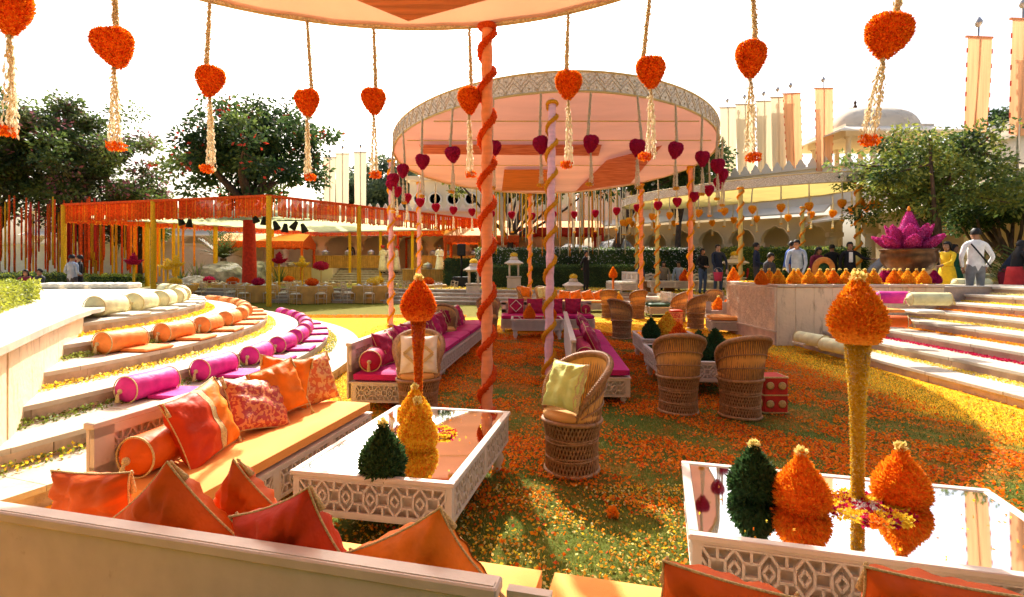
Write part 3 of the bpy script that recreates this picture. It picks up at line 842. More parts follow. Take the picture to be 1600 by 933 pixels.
# ---- cushions
def pillow_mesh(name, w_, h_, t_, m_, trim=GOLDCORD, band=None, tassels=True, m2=None, seed=0):
    """square scatter cushion standing in the xz plane, front towards -y"""
    rg = random.Random(seed)
    mb = MB(); n = 18
    ph = [rg.uniform(0, 6) for _ in range(6)]
    sag = rg.uniform(.07, .11)
    def P(u, v, s):
        e = max(0, (1 - u * u) * (1 - v * v))
        pinch = 1 - sag * (1 - abs(u) ** 2) * abs(v) ** 4
        pinch2 = 1 - sag * (1 - abs(v) ** 2) * abs(u) ** 4
        wr = .017 * (math.sin(6 * u + 4 * v + ph[0]) * math.sin(5 * v - 3 * u + ph[1])) * e ** .5
        cr = .019 * math.sin(13 * math.atan2(v, u) + ph[2]) * e ** .5 * (u * u + v * v) ** .7
        return (u * w_ / 2 * pinch2, s * (t_ / 2 * e ** .42 + (wr + cr) * (1 if e > 0 else 0)), v * h_ / 2 * pinch)
    for s in (-1, 1):
        rows = [[P(-1 + 2 * i / n, -1 + 2 * j / n, s) for i in range(n + 1)] for j in range(n + 1)]
        if s > 0: rows = [r[::-1] for r in rows]
        b = len(mb.f); mb.grid(rows)
        if m2 is not None:
            for j in range(n):
                for i in range(n):
                    ii = i if s < 0 else n - 1 - i
                    if ii >= n * .58: mb.m[b + j * n + i] = 1
    me = mb.mesh(name, [m_] + ([m2] if m2 is not None else []))
    band_me = None
    tr = MB()
    edge = [P(-1 + 2 * i / n, -1, 1) for i in range(n)] + [P(1, -1 + 2 * i / n, 1) for i in range(n)] + [P(1 - 2 * i / n, 1, 1) for i in range(n)] + [P(-1, 1 - 2 * i / n, 1) for i in range(n + 1)]
    tr.tube(edge, .0042, 6)
    if band:
        pass
        bm_ = MB()
        for u0 in band:
            rows = []
            for du in (-.09, .09): rows.append([Vector(P(u0 + du, -1 + 2 * j / n, -1)) + Vector((0, -.004, 0)) for j in range(n + 1)])
            bm_.grid(rows)
        band_me = bm_.mesh('braid_band', [trim])
    if tassels:
        for sx in (-1, 1):
            for sz in (-1, 1):
                p = Vector((sx * w_ / 2, 0, sz * h_ / 2)); ln = .09
                tr.lathe([(.004, 0), (.007, -.012), (.004, -.018), (.008, -.05), (.012, -ln)][::-1], 8, (p.x - sx * .012, p.y - .02, p.z - .002))
    return me, tr.mesh('trim', [trim]), band_me
def pillow(name, label, p, w_, h_, t_, m_, yaw=0, lean=12, roll=0, cat='cushion', group=None, me=None, **k):
    """p: world centre; yaw: heading of its front; lean back in degrees; roll in its own plane"""
    if me is None: me = pillow_mesh(name, w_, h_, t_, m_, **k)
    o = link(name, me[0]); o.matrix_world = Matrix.Translation(p) @ Matrix.Rotation(R(yaw), 4, 'Z') @ Matrix.Rotation(R(-lean), 4, 'X') @ Matrix.Rotation(R(roll), 4, 'Y')
    tag(o, label, cat, group)
    if me[1]: link('trim', me[1], o)
    if len(me) > 2 and me[2]: link('braid_band', me[2], o)
    return o
def bolster_mesh(L, r, m_, name='bolster', knot=True):
    mb = MB(); n = 22
    prof = []
    for t in np.linspace(0, 1, 8): prof.append((r * (.12 + .88 * math.sin(t * PI / 2)), -L / 2 - .0 + .06 * t - .02 * (1 - t)))
    full = prof + [(r * 1.0, 0)] + [(a, -b) for a, b in prof[::-1]]
    vs = []
    for j, (rr, x) in enumerate(full):
        row = []
        for k in range(n):
            a = 2 * PI * k / n
            g = 1 + (.05 * math.sin(a * 11) if rr < r * .93 else .012 * math.sin(a * 3 + x * 9))
            sag = .93 if math.sin(a) < -.3 else 1
            row.append((x, rr * g * math.cos(a), rr * g * math.sin(a) * sag))
        vs.append(row)
    mb.grid(vs, wrap=True)
    me = mb.mesh(name, [m_])
    ends = []
    for s in (-1, 1):
        tr = MB()
        tr.tube([(s * (L / 2 - .035), r * 1.01 * math.cos(a), r * .99 * math.sin(a)) for a in np.linspace(0, 2 * PI, 25)], .006, 5)
        tr.lathe([(.0, 0), (.022, .004), (.024, .016), (.012, .028), (.008, .034)], 10, X=Matrix.Translation((s * (L / 2 + .015), 0, 0)) @ Matrix.Rotation(s * PI / 2, 4, 'Y'))
        tr.tube([(s * (L / 2 + .03), 0, 0), (s * (L / 2 + .05), 0, -.03), (s * (L / 2 + .055), 0, -.1)], [.006, .012, .02], 8)
        ends.append(tr.mesh('tassel_end', [GOLDCORD]))
    return me, ends
def bolster(label, p, yaw, me, cat='bolster', group=None, name='bolster', tilt=0):
    o = link(name, me[0]); o.matrix_world = Matrix.Translation(p) @ Matrix.Rotation(yaw, 4, 'Z') @ Matrix.Rotation(tilt, 4, 'Y')
    tag(o, label, cat, group)
    for e_ in me[1]: link('tassel_end', e_, o)
    return o

# ---------------------------------------------------------------- the seating
def local(o, x, y, z):
    return Matrix.Translation(o.location) @ Matrix.Rotation(o.rotation_euler.z, 4, 'Z') @ Vector((x, y, z))
# left mirror table, near right mirror table
tabL = table('mirror_table', 'white carved low table with mirror top, holding green and yellow flower cones, left of centre', .97, 1.47, (-.635, 3.66), R(-11.7))
tabR = table('mirror_table', 'white carved mirror-topped table at bottom right holding two orange cones and a petal plate', 1.52, .92, (1.615, 2.55), R(-15.6))
tabM = table('mirror_table', 'white mirror table standing right in front of the two cane chairs seen from behind', 1.05, 1.5, (2.43, 7.27), R(-4))
tabN = table('mirror_table', 'white carved table holding one dark green and one yellow cone behind the right magenta sofa', 1.0, 1.15, (2.62, 9.1), R(-4))
tabF = table('mirror_table', 'white carved table standing in front of the far magenta sofa that faces the camera', 1.15, .8, (.56, 12.2), R(0))
# orange sofas
def yawdir(dx, dy): return math.atan2(dy, dx)
# left: length direction (.2,.98), front to the right.  local x = towards camera
aL = yawdir(-.2, -.98)
cL = Vector((-2.33, 2.94, 0)) + Vector((.2, .98, 0)) * 1.0
sofL = sofa('orange_sofa', 'carved sofa with orange seat along the left steps, lit by the sun', 2.0, .7, ORANGEF, 1, pos=(cL.x, cL.y), rz=aL, group=None)
aN = R(180 - 14.5 + 180) ; dN = Vector((math.cos(R(-14.5)), math.sin(R(-14.5)), 0))
e0 = Vector((-.05, 1.43, 0))
cN = e0 - dN * 1.1
sofN = sofa('orange_sofa', 'near sofa seen from behind at bottom left, its plain back panel towards the camera', 2.2, .72, ORANGEF, 2, pos=(cN.x, cN.y), rz=R(-14.5))
cN2 = e0 + dN * 1.13 - Vector((0, .0, 0))
sofN2 = sofa('orange_sofa', 'near sofa of orange cushions along the bottom edge in front of the right mirror table', 2.2, .72, ORANGEF, 2, pos=(cN2.x, cN2.y), rz=R(-14.5), hb=.64)
# magenta, left run of three
dM = Vector((.1, .995, 0)).normalized(); aM = yawdir(-dM.x, -dM.y)
pM = Vector((-1.85, 6.0, 0)); labs = ['nearest of the magenta sofas in the left run, its open lattice end towards the camera', 'middle magenta sofa of the left run behind the tall orange vase', 'farthest magenta sofa of the left run, beyond the peach pole']
sofM = []
for i in range(3):
    c = pM + dM * (1.0 + 2.03 * i); sofM.append(sofa('magenta_sofa', labs[i], 1.98, .68, MAGENTAF, 2, pos=(c.x, c.y), rz=aM, group='magenta sofas'))
dQ = Vector((.075, 1, 0)).normalized(); aQ = yawdir(-dQ.x, -dQ.y); pQ = Vector((.69, 6.26, 0)); sofQ = []
labs = ['magenta sofa with its back panel edge-on behind the lime cushion chair', 'magenta sofa farther along the same line, next to the twin cone table']
for i in range(2):
    c = pQ + dQ * (1.0 + 2.03 * i); sofQ.append(sofa('magenta_sofa', labs[i], 1.98, .68, MAGENTAF, 1, pos=(c.x, c.y), rz=aQ, group='magenta sofas'))
sofF = sofa('magenta_sofa', 'far magenta sofa facing the camera behind a low white table', 2.3, .7, MAGENTAF, 2, pos=(.88, 13.85), rz=PI, hb=.72, group='magenta sofas')
sofO = sofa('orange_sofa', 'far orange sofa below the terrace steps with a row of orange cushions', 2.2, .7, ORANGEF, 2, pos=(2.3, 19.6), rz=PI, hb=.62)
sofG = sofa('green_sofa', 'dark green topped sofa with white bolsters near the terrace steps', 1.0, .8, DKGREEN, 1, pos=(4.9, 18.0), rz=PI, hb=.34, cat='sofa')

# cushions, near-left orange sofa
G1 = 'cushions on the left orange sofa'
def onsofa(s, x, y, z): return local(s, x, y, z)
yl = math.degrees(aL) + 180       # pillow front (-y local) must face the sofa's front (+y)
b1 = bolster_mesh(.34, .115, DKORSILK)
bolster('short orange bolster with a gold tassel end against the left sofa back', onsofa(sofL, .76, .2, .535), aL + R(4), b1)
pillow('cushion', 'half red half orange cushion standing at the near end of the left orange sofa', onsofa(sofL, .5, .3, .62), .54, .46, .17, REDSILK, yl + 8, 22, -6, m2=ORSILK, band=[.1], seed=1)
pillow('cushion', 'patterned red brocade cushion lying back in the middle of the left orange sofa', onsofa(sofL, -.06, .26, .6), .5, .42, .15, REDBROC, yl - 6, 35, 14, seed=2)
pillow('cushion', 'plump orange cushion with sunlit gathers behind the red brocade one', onsofa(sofL, -.34, .24, .64), .38, .4, .19, ORSILK, yl - 30, 18, -14, seed=3)
pillow('cushion', 'light orange cushion tipped on its corner between brocade and gathered cushions', onsofa(sofL, -.5, .18, .66), .42, .42, .16, ORSILK, yl - 42, 10, 10, band=[0], seed=4)
pillow('cushion', 'orange brocade cushion with gold dots at the far end of the left orange sofa', onsofa(sofL, -.78, .26, .62), .42, .42, .16, ORBROC, yl - 25, 16, -8, seed=5)
# near sofa seen from behind: cushions lean on its back, their backs to the camera
yn = -14.5 + 180
pillow('cushion', 'box-like orange cushion with gold corner tassels at the left end of the near sofa', at(145, 782, 2.15), .36, .24, .13, DKORSILK, yn + 6, 4, 2, seed=6)
pillow('cushion', 'wide dark orange cushion set on one corner behind the near sofa back', at(272, 826, 1.98), .38, .38, .18, DKORSILK, yn + 4, 10, 42, seed=7)
pillow('cushion', 'orange cushion showing one raised corner between the wide and the red cushions', at(385, 795, 2.12), .3, .3, .14, DKORSILK, yn - 10, 12, 50, seed=8)
pillow('cushion', 'deep red cushion leaning on the near sofa back', at(455, 852, 1.78), .36, .33, .17, REDSILK, yn, 12, 24, seed=9)
pillow('cushion', 'big orange cushion with sequin gold edging near the end of the near sofa back', at(655, 892, 1.72), .38, .33, .18, ORSILK, yn + 8, 14, 30, band=[-.85], seed=10)
pillow('cushion', 'dark orange cushion poking up at the bottom edge below the right mirror table', at(1130, 962, 1.5), .36, .26, .15, DKORSILK, yn - 4, 16, -8, seed=11)
pillow('cushion', 'long orange cushion with a corner tassel at the bottom right edge', at(1470, 962, 1.42), .4, .22, .15, DKORSILK, yn, 16, -5, seed=12)
# magenta cushions
ym = math.degrees(aM) + 180
bM = bolster_mesh(.42, .12, CRIMSILK); bMl = bolster_mesh(1.0, .11, CRIMSILK)
bolster('magenta bolster at the near open end of the left magenta sofa', onsofa(sofM[0], .76, .22, .54), aM + R(10), bM)
PM = [pillow_mesh('cushion', .44, .42, .16, CRIMSILK, band=[.35], seed=21, tassels=False), pillow_mesh('cushion', .42, .42, .16, MAGSILK, band=[-.3], seed=22, tassels=False), pillow_mesh('cushion', .4, .4, .14, CRIMSILK, band=[0], seed=23, tassels=False)]
gm = 'magenta cushions along the left run of sofas'
n_ = 0
for s in range(3):
    for j, x in enumerate((.42, .08, -.3, -.68) if s == 0 else (.7, .32, -.06, -.44)):
        if s == 2 and j > 2: continue
        pillow('cushion', 'crimson and magenta cushion, %s from the near end of the left magenta sofas' % ordinal(n_), onsofa(sofM[s], x, .25, .61), .44, .42, .16, None, ym + RNG.uniform(-14, 10), 18 + RNG.uniform(-5, 5), RNG.uniform(-10, 10), group=gm, me=PM[(n_ * 2 + s) % 3]); n_ += 1
bolster('long crimson bolster along the back of the right magenta sofa', onsofa(sofQ[0], .42, .17, .54), aQ, bMl)
gq = 'magenta cushions along the right magenta sofas'
yq = math.degrees(aQ) + 180
for j, (s, x) in enumerate(((0, .12), (0, -.28), (0, -.66), (1, .6), (1, .1))):
    pillow('cushion', 'magenta silk cushion with gold piping, %s from the near end of the right magenta sofa' % ordinal(j), onsofa(sofQ[s], x, .3, .62), .44, .42, .16, None, yq + RNG.uniform(-10, 6), 26, RNG.uniform(-8, 8), group=gq, me=PM[j % 3])
DIA = pillow_mesh('cushion', .42, .42, .15, CRIMSILK, seed=25, tassels=False)
def diamond(parent, s=.15):
    mb = MB()
    for a, b in (((0, s), (s, 0)), ((s, 0), (0, -s)), ((0, -s), (-s, 0)), ((-s, 0), (0, s))): mb.bar((a[0], -.078, a[1]), (b[0], -.078, b[1]), .014, .01, (0, 1, 0))
    mb.build('diamond_braid', CREAMSILK, parent)
for j, (x, dl) in enumerate(((.78, 'crimson cushion with a cream diamond at the left end of the far magenta sofa'), (.3, 'crimson cushion behind the left cone on the far magenta sofa'), (-.2, 'crimson cushion behind the yellow wound pole on the far magenta sofa'), (-.66, 'plain crimson cushion at the right of the far magenta sofa'))):
    q = pillow('cushion', dl, onsofa(sofF, x, .26, .6), .42, .42, .15, None, 0, 14, RNG.uniform(-4, 4), me=DIA)
    if j == 0: diamond(q)
bolster('crimson bolster at the right end of the far magenta sofa', onsofa(sofF, -1.0, .22, .54), R(80), bM)
PO = pillow_mesh('cushion', .4, .36, .15, ORSILK, seed=26, tassels=False)
for j in range(5): pillow('cushion', 'orange silk cushion, %s from the left on the far orange sofa' % ordinal(j), onsofa(sofO, .85 - .42 * j, .28, .58), .4, .36, .15, None, RNG.uniform(-20, 20), 20, RNG.uniform(-25, 25), group='cushions on the far orange sofa', me=PO)
bW = bolster_mesh(.6, .1, CREAMSILK)
bolster('white bolster lying on the dark green sofa', (4.6, 17.75, .53), R(8), bW)
PWg = pillow_mesh('cushion', .4, .4, .16, CREAMSILK, seed=27, tassels=False)
q = pillow('cushion', 'white cushion with a green diamond on the dark green sofa', (5.05, 17.6, .6), .4, .4, .16, None, 15, 14, 4, me=PWg); 

# cane chairs
ch1 = cane_chair('cane chair with a lime green cushion turned towards the left, front and centre', (.47, 4.22), (-.75, -.66))
pillow('cushion', 'lime green silk cushion with gold edging on the front cane chair', Vector((.41, 4.13, .69)), .37, .37, .13, LIMESILK, -48.5, 22, 0, seed=31, band=[.92], tassels=False)
ch2 = cane_chair('cane chair with a cream diamond cushion behind the tall orange vase', (-1.0, 5.75), (.1, -1))
q = pillow('cushion', 'cream cushion with a beige diamond ribbon on the cane chair behind the orange vase', Vector((-.98, 5.66, .68)), .4, .4, .13, CREAMSILK, 5, 14, 0, seed=32, tassels=False)
mb = MB()
for a, b in (((0, .13), (.15, 0)), ((.15, 0), (0, -.13)), ((0, -.13), (-.15, 0)), ((-.15, 0), (0, .13))): mb.bar((a[0], -.068, a[1]), (b[0], -.068, b[1]), .03, .014, (0, 1, 0))
mb.build('ribbon_diamond', GOLDCORD, q)
cane_chair('cane chair seen from behind, left of the pair before the mirror table', (1.83, 5.92), (.12, 1))
cane_chair('cane chair seen from behind, right of the pair, beside the red box', (2.44, 5.75), (-.08, 1))
cane_chair('dark cane chair turned right between the magenta sofa and the petal lawn', (2.45, 12.0), (.75, .65))
cane_chair('cane chair seen from behind beyond the dark cane chair, left one', (3.05, 17.0), (.1, 1))
cane_chair('cane chair seen from behind beyond the rose pole, right one', (3.9, 16.7), (-.2, 1))
cane_chair('cane chair at the red drum, the farther one', (4.85, 15.7), (-.7, .7))
cane_chair('cane chair beside the red drum, half behind the rose pole', (4.75, 13.9), (-.5, .85))
cane_chair('cane chair near the stone planter block, beyond the white tables', (6.25, 16.6), (-.4, -.9))
cane_chair('cane chair at the far left end of the far orange sofa with an orange cushion', (.45, 19.5), (.6, -.8))
cane_chair('cane chair with a striped cream cushion beside the far orange sofa', (1.1, 19.3), (.2, -1))
cane_chair('cane chair at the far end of the left magenta sofas', (-.55, 12.5), (.1, -1))
cane_chair('second cane chair behind the one with the cream cushion', (-1.25, 9.9), (.3, -.9))
pillow('cushion', 'orange cushion on the cane chair left of the far orange sofa', Vector((.48, 19.42, .7)), .38, .38, .14, ORSILK, 25, 12, 8, seed=33, tassels=False)
pillow('cushion', 'cream striped cushion on the cane chair beside the far orange sofa', Vector((1.1, 19.2, .7)), .4, .4, .15, GREENSILK, 5, 12, -6, seed=34, tassels=False, band=[0])
# red drum stools
def drum(label, p, r, h, square=False):
    o = thing('drum_stool', label, 'stool', (p[0], p[1], 0))
    m1 = MB()
    if square:
        m1.box((0, 0, h / 2), (2 * r, 2 * r, h - .02), ch=.01); m1.build('body', REDWRAP, o)
        mb = MB()
        for z in (.02, h / 2, h - .02): mb.box((0, 0, z), (2 * r + .012, 2 * r + .012, .014))
        for z in (h * .27, h * .74):
            for s in (-1, 1):
                for q in (-.5, .5):
                    mb.lathe([(.03, -.004), (.045, 0), (.03, .004)], 12, X=Matrix.Translation((q * r, s * (r + .004), z)) @ Matrix.Rotation(PI / 2, 4, 'X')); mb.lathe([(.03, -.004), (.045, 0), (.03, .004)], 12, X=Matrix.Translation((s * (r + .004), q * r, z)) @ Matrix.Rotation(PI / 2, 4, 'Y'))
        mb.build('gold_motifs', GOLD, o)
    else:
        m1.lathe([(r * .96, 0), (r, .02), (r * .94, h * .5), (r, h - .03), (r * .96, h - .02)], 24); m1.build('body', REDBROC, o)
        m1 = MB(); m1.lathe([(0, h + .03), (r * .8, h + .025), (r * 1.02, h + .005), (r * 1.02, h - .03)][::-1], 24); m1.build('seat_cushion', REDSILK, o)
        mb = MB()
        for z in (.03, h * .5, h - .04): mb.tube([(r * 1.0 * math.cos(a), r * 1.0 * math.sin(a), z) for a in np.linspace(0, 2 * PI, 25)], .008, 5)
        mb.build('gold_rings', GOLD, o)
    return o
drum('square red box stool with gold motifs half behind the right cane chair', (2.86, 5.95), .13, .42, True)
drum('round red brocade drum stool on the yellow petals', (4.5, 14.75), .19, .4)
# low white tables and seats by the planter block
table('mirror_table', 'low white table with two orange cones left of the planter block', .9, .9, (5.75, 14.6), R(-10), cat='low table')
s_ = sofa('cream_sofa', 'low cream seat with orange cushion tight against the planter block', .9, .7, ORANGEF, 1, pos=(5.3, 13.4), rz=R(170), hb=.3)
# ---------------------------------------------------------------- flowers
def spikes(prof, n, size, wd, flat=.5, sy=1.0, up=1.0, rng=RNG, dent=None):
    """petals over a surface of revolution. prof list of (r,z) bottom to top"""
    p = np.array(prof); seg = np.hypot(*(p[1:] - p[:-1]).T); rm = (p[1:, 0] + p[:-1, 0]) / 2 + .004
    wts = seg * rm; k = rng.choice(len(seg), n, p=wts / wts.sum()); t = rng.random(n); a = rng.uniform(0, 2 * PI, n)
    r = p[k, 0] * (1 - t) + p[k + 1, 0] * t; z = p[k, 1] * (1 - t) + p[k + 1, 1] * t
    tr = (p[k + 1, 0] - p[k, 0]) / seg[k]; tz = (p[k + 1, 1] - p[k, 1]) / seg[k]
    ca, sa = np.cos(a), np.sin(a)
    P = np.stack([r * ca, r * sa * sy, z], 1)
    if dent is not None: P = dent(P)
    N_ = np.stack([tz * ca, tz * sa, -tr], 1); T = np.stack([tr * ca, tr * sa, tz], 1)
    D = N_ + T * flat * up + rng.normal(size=(n, 3)) * .35
    return leaves(P - N_ * size * .25, D, size * rng.uniform(.7, 1.25, n), wd, rng)

def petal_body(name, prof, n, size, wd, core, mats, sy=1.0, flat=.5, up=1.0, dent=None, nseg=20):
    mb = MB(); vs = [[(r * math.cos(a), r * math.sin(a) * sy, z) for a in np.linspace(0, 2 * PI, nseg, endpoint=False)] for r, z in prof]
    if dent is not None: vs = [[tuple(q) for q in dent(np.array(row))] for row in vs]
    V = np.array(vs) * .97
    quads = []
    for j in range(len(prof) - 1):
        for k in range(nseg):
            l = (k + 1) % nseg
            quads.append([V[j, k], V[j, l], V[j + 1, l], V[j + 1, k]])
    Q = np.concatenate([np.array(quads), spikes(prof, n, size, wd, flat, sy, up, dent=dent)])
    mi = np.concatenate([np.zeros(len(quads), int), RNG.integers(0, len(mats), n)])
    return soup(name, Q, mats, mi)

CONE = [(.02, 0), (.09, .0), (.114, .03), (.118, .065), (.105, .11), (.078, .155), (.047, .2), (.023, .235), (.008, .262)]
def rose(m_, s=.022):
    Q = spikes([(s * .3, 0), (s * .8, s * .3), (s, s * .9), (s * .7, s * 1.5), (.001, s * 1.7)], 70, s * 1.1, s * .9, 1.2)
    return soup('bud_top', Q, [m_])
ROSE = rose(FLEMON)
CONES = {'orange': petal_body('flower_cone', CONE, 2600, .026, .011, None, [FORANGE, FORANGE, FAMBER]), 'yellow': petal_body('flower_cone', CONE, 2600, .022, .012, None, [FYEL, FAMBER]),
         'green': petal_body('flower_cone', CONE, 1700, .036, .015, None, [LEAFD, LEAFD, LDARK]), 'red': petal_body('flower_cone', CONE, 2000, .026, .012, None, [FRED, FORANGE]),
         'amber': petal_body('flower_cone', CONE, 1800, .026, .013, None, [FAMBER, FYEL, FAMBER]), 'magenta': petal_body('flower_cone', CONE, 1600, .026, .012, None, [FMAG])}
def cone(kind, label, p, s=1.0, group=None, sz=1.0, top=True):
    o = link('flower_cone', CONES[kind]); o.location = p; o.scale = (s, s, s * sz); o.rotation_euler = (0, 0, RNG.uniform(0, 6))
    tag(o, label, 'flower cone', group)
    if top: link('bud_top', ROSE, o, (0, 0, .25))
    return o
TH_ = .452
def ontab(px, py): 
    q = on(px, py, .445); return (q.x, q.y, .446)
cone('green', 'dark green leaf cone with a yellow bud on the left mirror table', ontab(598, 738), 1.0, sz=1.02)
cone('yellow', 'yellow marigold cone standing before the tall orange vase', ontab(653, 700), 1.02, sz=1.08)
cone('yellow', 'yellow marigold cone half hidden behind the tall orange vase', ontab(648, 662), 1.0)
cone('green', 'dark green leaf cone on the right mirror table', ontab(1178, 775), .97, sz=.98)
cone('orange', 'orange marigold cone left of the yellow vase on the right mirror table', ontab(1252, 795), 1.0)
cone('orange', 'orange marigold cone right of the yellow vase on the right mirror table', ontab(1408, 785), 1.0)
def ctr(o, x, y): q = local(o, x, y, .446); return (q.x, q.y, q.z)
cone('red', 'red-orange flower cone tilted on the table before the pair of cane chairs', ctr(tabM, -.18, -.02), 1.5, sz=1.0, top=False)
cone('green', 'left dark green cone before the pair of cane chairs', ctr(tabM, -.02, -.42), 1.25, top=False)
cone('green', 'right dark green cone before the pair of cane chairs', ctr(tabM, .22, -.3), 1.3, top=False)
cone('green', 'dark green cone beside the yellow cone on the farther mirror table', ctr(tabN, -.3, -.2), 1.15, top=False)
cone('yellow', 'big yellow cone on the farther mirror table', ctr(tabN, -.0, -.05), 1.5, top=False)
cone('orange', 'left orange cone on the table of the far magenta sofa', ctr(tabF, -.17, -.1), 1.1)
cone('orange', 'right orange cone on the table of the far magenta sofa', ctr(tabF, .3, -.1), 1.15)
cone('orange', 'left orange cone on the white table by the planter block', (5.55, 14.45, .446), 1.3)
cone('red', 'right red-orange cone on the white table by the planter block', (5.82, 14.3, .446), 1.6)
cone('yellow', 'yellow cone on the low table among the far cane chairs', (3.45, 17.4, .446), 1.2)
table('mirror_table', 'small white table among the far cane chairs', .8, .8, (3.5, 17.5), 0)

# tall vases with a flower bud
def vase(label, p, fill, topk, h=.8):
    o = thing('tall_vase', label, 'vase', p)
    r0, r1 = .025, .058
    gp = [(r0 * 1.05, 0), (r0 * 1.05, .008), (r0, .02), (r0 * 1.05, h * .3), (r0 * 1.25, h * .6), (r1, h)]
    mb = MB(); mb.lathe(gp, 24); mb.f.pop() if False else None; mb.build('glass', GLASS, o)
    fp = [(r * .93, z) for r, z in gp[1:]]
    link('petal_fill', petal_body('petal_fill', fp, 6500, .014, .008, None, fill, flat=.2, nseg=24), o)
    bud = [(.02, h - .01), (.09, h + .0), (.118, h + .05), (.122, h + .09), (.105, h + .15), (.075, h + .2), (.045, h + .245), (.02, h + .275), (.006, h + .29)]
    bo = link('flower_bud', petal_body('flower_bud', bud, 3600, .028, .011, None, topk), o)
    link('bud_top', ROSE, bo, (0, 0, h + .27), None, (1.25, 1.25, 1.3))
    return o
q = on(655, 655, .446); vase('tall glass vase of orange petals crowned by an orange flower bud on the left table', (q.x - .01, q.y + .02, .446), [FORANGE, FRED, FAMBER], [FORANGE, FRED], .77)
q = on(1340, 780, .446); vase('tall glass vase of yellow petals crowned by an amber flower bud on the right table', (q.x, q.y, .446), [FYEL, FLEMON, FYEL], [FAMBER, FORANGE, FAMBER], .8)

def rangoli(label, p, r):
    o = thing('petal_plate', label, 'petal plate', p)
    mb = MB(); mb.lathe([(0, 0), (r * .86, 0), (r * .86, .002), (0, .002)], 28); mb.build('plate', WHITE, o)
    n = 1500; a = RNG.uniform(0, 2 * PI, n); rr = r * np.sqrt(RNG.random(n)) * (1 + .06 * np.sin(a * 6))
    P = np.stack([rr * np.cos(a), rr * np.sin(a), .003 + .01 * RNG.random(n)], 1); D = RNG.normal(size=P.shape); D[:, 2] = np.abs(D[:, 2]) * .45
    u = rr / r
    mi = np.where(u < .35, np.where(np.sin(a * 4) > 0, 3, 2), np.where(u < .6, np.where(np.sin(a * 6) > .3, 2, 0), np.where(np.sin(a * 8) > .75, 2, np.where(np.sin(a * 3 + 1) > .8, 1, 0))))
    o2 = link('petals', soup('petals', leaves(P, D, .022, .014), [FYEL, FORANGE, FCRIM, FWHITE], mi), o); tag(o2, kind='stuff')
q = on(1352, 793, .446); rangoli('round plate of yellow and crimson petals around the yellow vase foot', (q.x, q.y, .446), .185)
q = on(682, 678, .446); rangoli('small plate of white, yellow and crimson petals beside the yellow cones', (q.x, q.y, .446), .13)
o = link('loose_marigold', rose(FORANGE, .03)); o.location = on(958, 808); tag(o, 'single loose orange marigold lying on the sunlit grass edge', 'marigold')

def table_petals(t, W_, D_, n, mats):
    P = np.stack([RNG.uniform(-W_ / 2 + .06, W_ / 2 - .06, n), RNG.uniform(-D_ / 2 + .06, D_ / 2 - .06, n), np.full(n, .4475)], 1); D = RNG.normal(size=P.shape); D[:, 2] = np.abs(D[:, 2]) * .25
    tag(link('loose_petals', soup('loose_petals', leaves(P, D, .016 * RNG.uniform(.6, 1.2, n), .01), mats, RNG.integers(0, len(mats), n)), t), kind='stuff')
table_petals(tabL, .97, 1.47, 46, [FYEL, FORANGE]); table_petals(tabR, 1.52, .92, 46, [FYEL, FORANGE, FAMBER])
# pots along the planter block
gp = 'flower pots along the planter block'
row = [(1190, 'o', 0), (1202, 'o', 1), (1216, 'o', 0), (1226, 'g', 1), (1240, 'o', 0), (1247, 'o', 1), (1264, 'y', 0), (1281, 'y', 0), (1293, 'y', 1), (1302, 'o', 0), (1312, 'g', 1), (1322, 'y', 0), (1335, 'y', 0), (1342, 'g', 1), (1351, 'y', 0), (1365, 'y', 0), (1381, 'm', 1), (1388, 'm', 1), (1397, 'o', 0), (1406, 'o', 1), (1418, 'o', 0), (1432, 'y', 1), (1443, 'o', 0), (1460, 'm', 1)]
for i, (px, k, back) in enumerate(row):
    z = YF + .22 + .34 * back; x = (px - 800) / F * z
    kk = {'o': 'orange', 'g': 'green', 'y': 'yellow', 'm': 'magenta'}[k]
    kk = {'yellow': 'amber', 'orange': 'amber' if i % 3 else 'orange'}.get(kk, kk)
    cone(kk, '%s flower pot on the stone planter block, %s from its left end' % ({'orange': 'orange', 'amber': 'amber orange', 'green': 'dark green', 'magenta': 'magenta'}[kk], ordinal(i)), (x, z, HR - .004), 1.08, gp)
# lotus urn
lo = thing('lotus_urn', 'huge magenta flower lotus in a bronze bowl standing behind the flower pots', 'urn', (at(1420, 440, 12.4).x, 12.4, HR - .002))
mb = MB(); mb.lathe([(.28, 0), (.3, .03), (.22, .07), (.2, .14), (.34, .2), (.62, .3), (.76, .46), (.78, .6), (.74, .68), (.8, .7), (.8, .73), (.7, .73), (.68, .66), (0, .6)], 36); mb.build('bowl', BRONZE, lo)
PET = [(.02, 0), (.14, .1), (.2, .28), (.19, .45), (.12, .62), (.03, .74)]
pm = petal_body('flower_petal', PET, 1700, .035, .02, None, [FPINK, FMAG], sy=.42)
mid_ = petal_body('flower_centre', [(.3, 0), (.34, .15), (.33, .32), (.26, .52), (.16, .72), (.05, .88), (.01, .93)], 2600, .035, .02, None, [FPINK, FMAG]); link('flower_centre', mid_, lo, (0, 0, .68))
for k in range(8):
    a = 2 * PI * k / 8 + .2; e = link('flower_petal', pm, lo); e.matrix_local = Matrix.Translation((.2 * math.cos(a), .2 * math.sin(a), .7)) @ Matrix.Rotation(a, 4, 'Z') @ Matrix.Rotation(R(38), 4, 'Y') @ Matrix.Rotation(R(90), 4, 'Z') @ Matrix.Diagonal((1.15, 1, .95, 1))
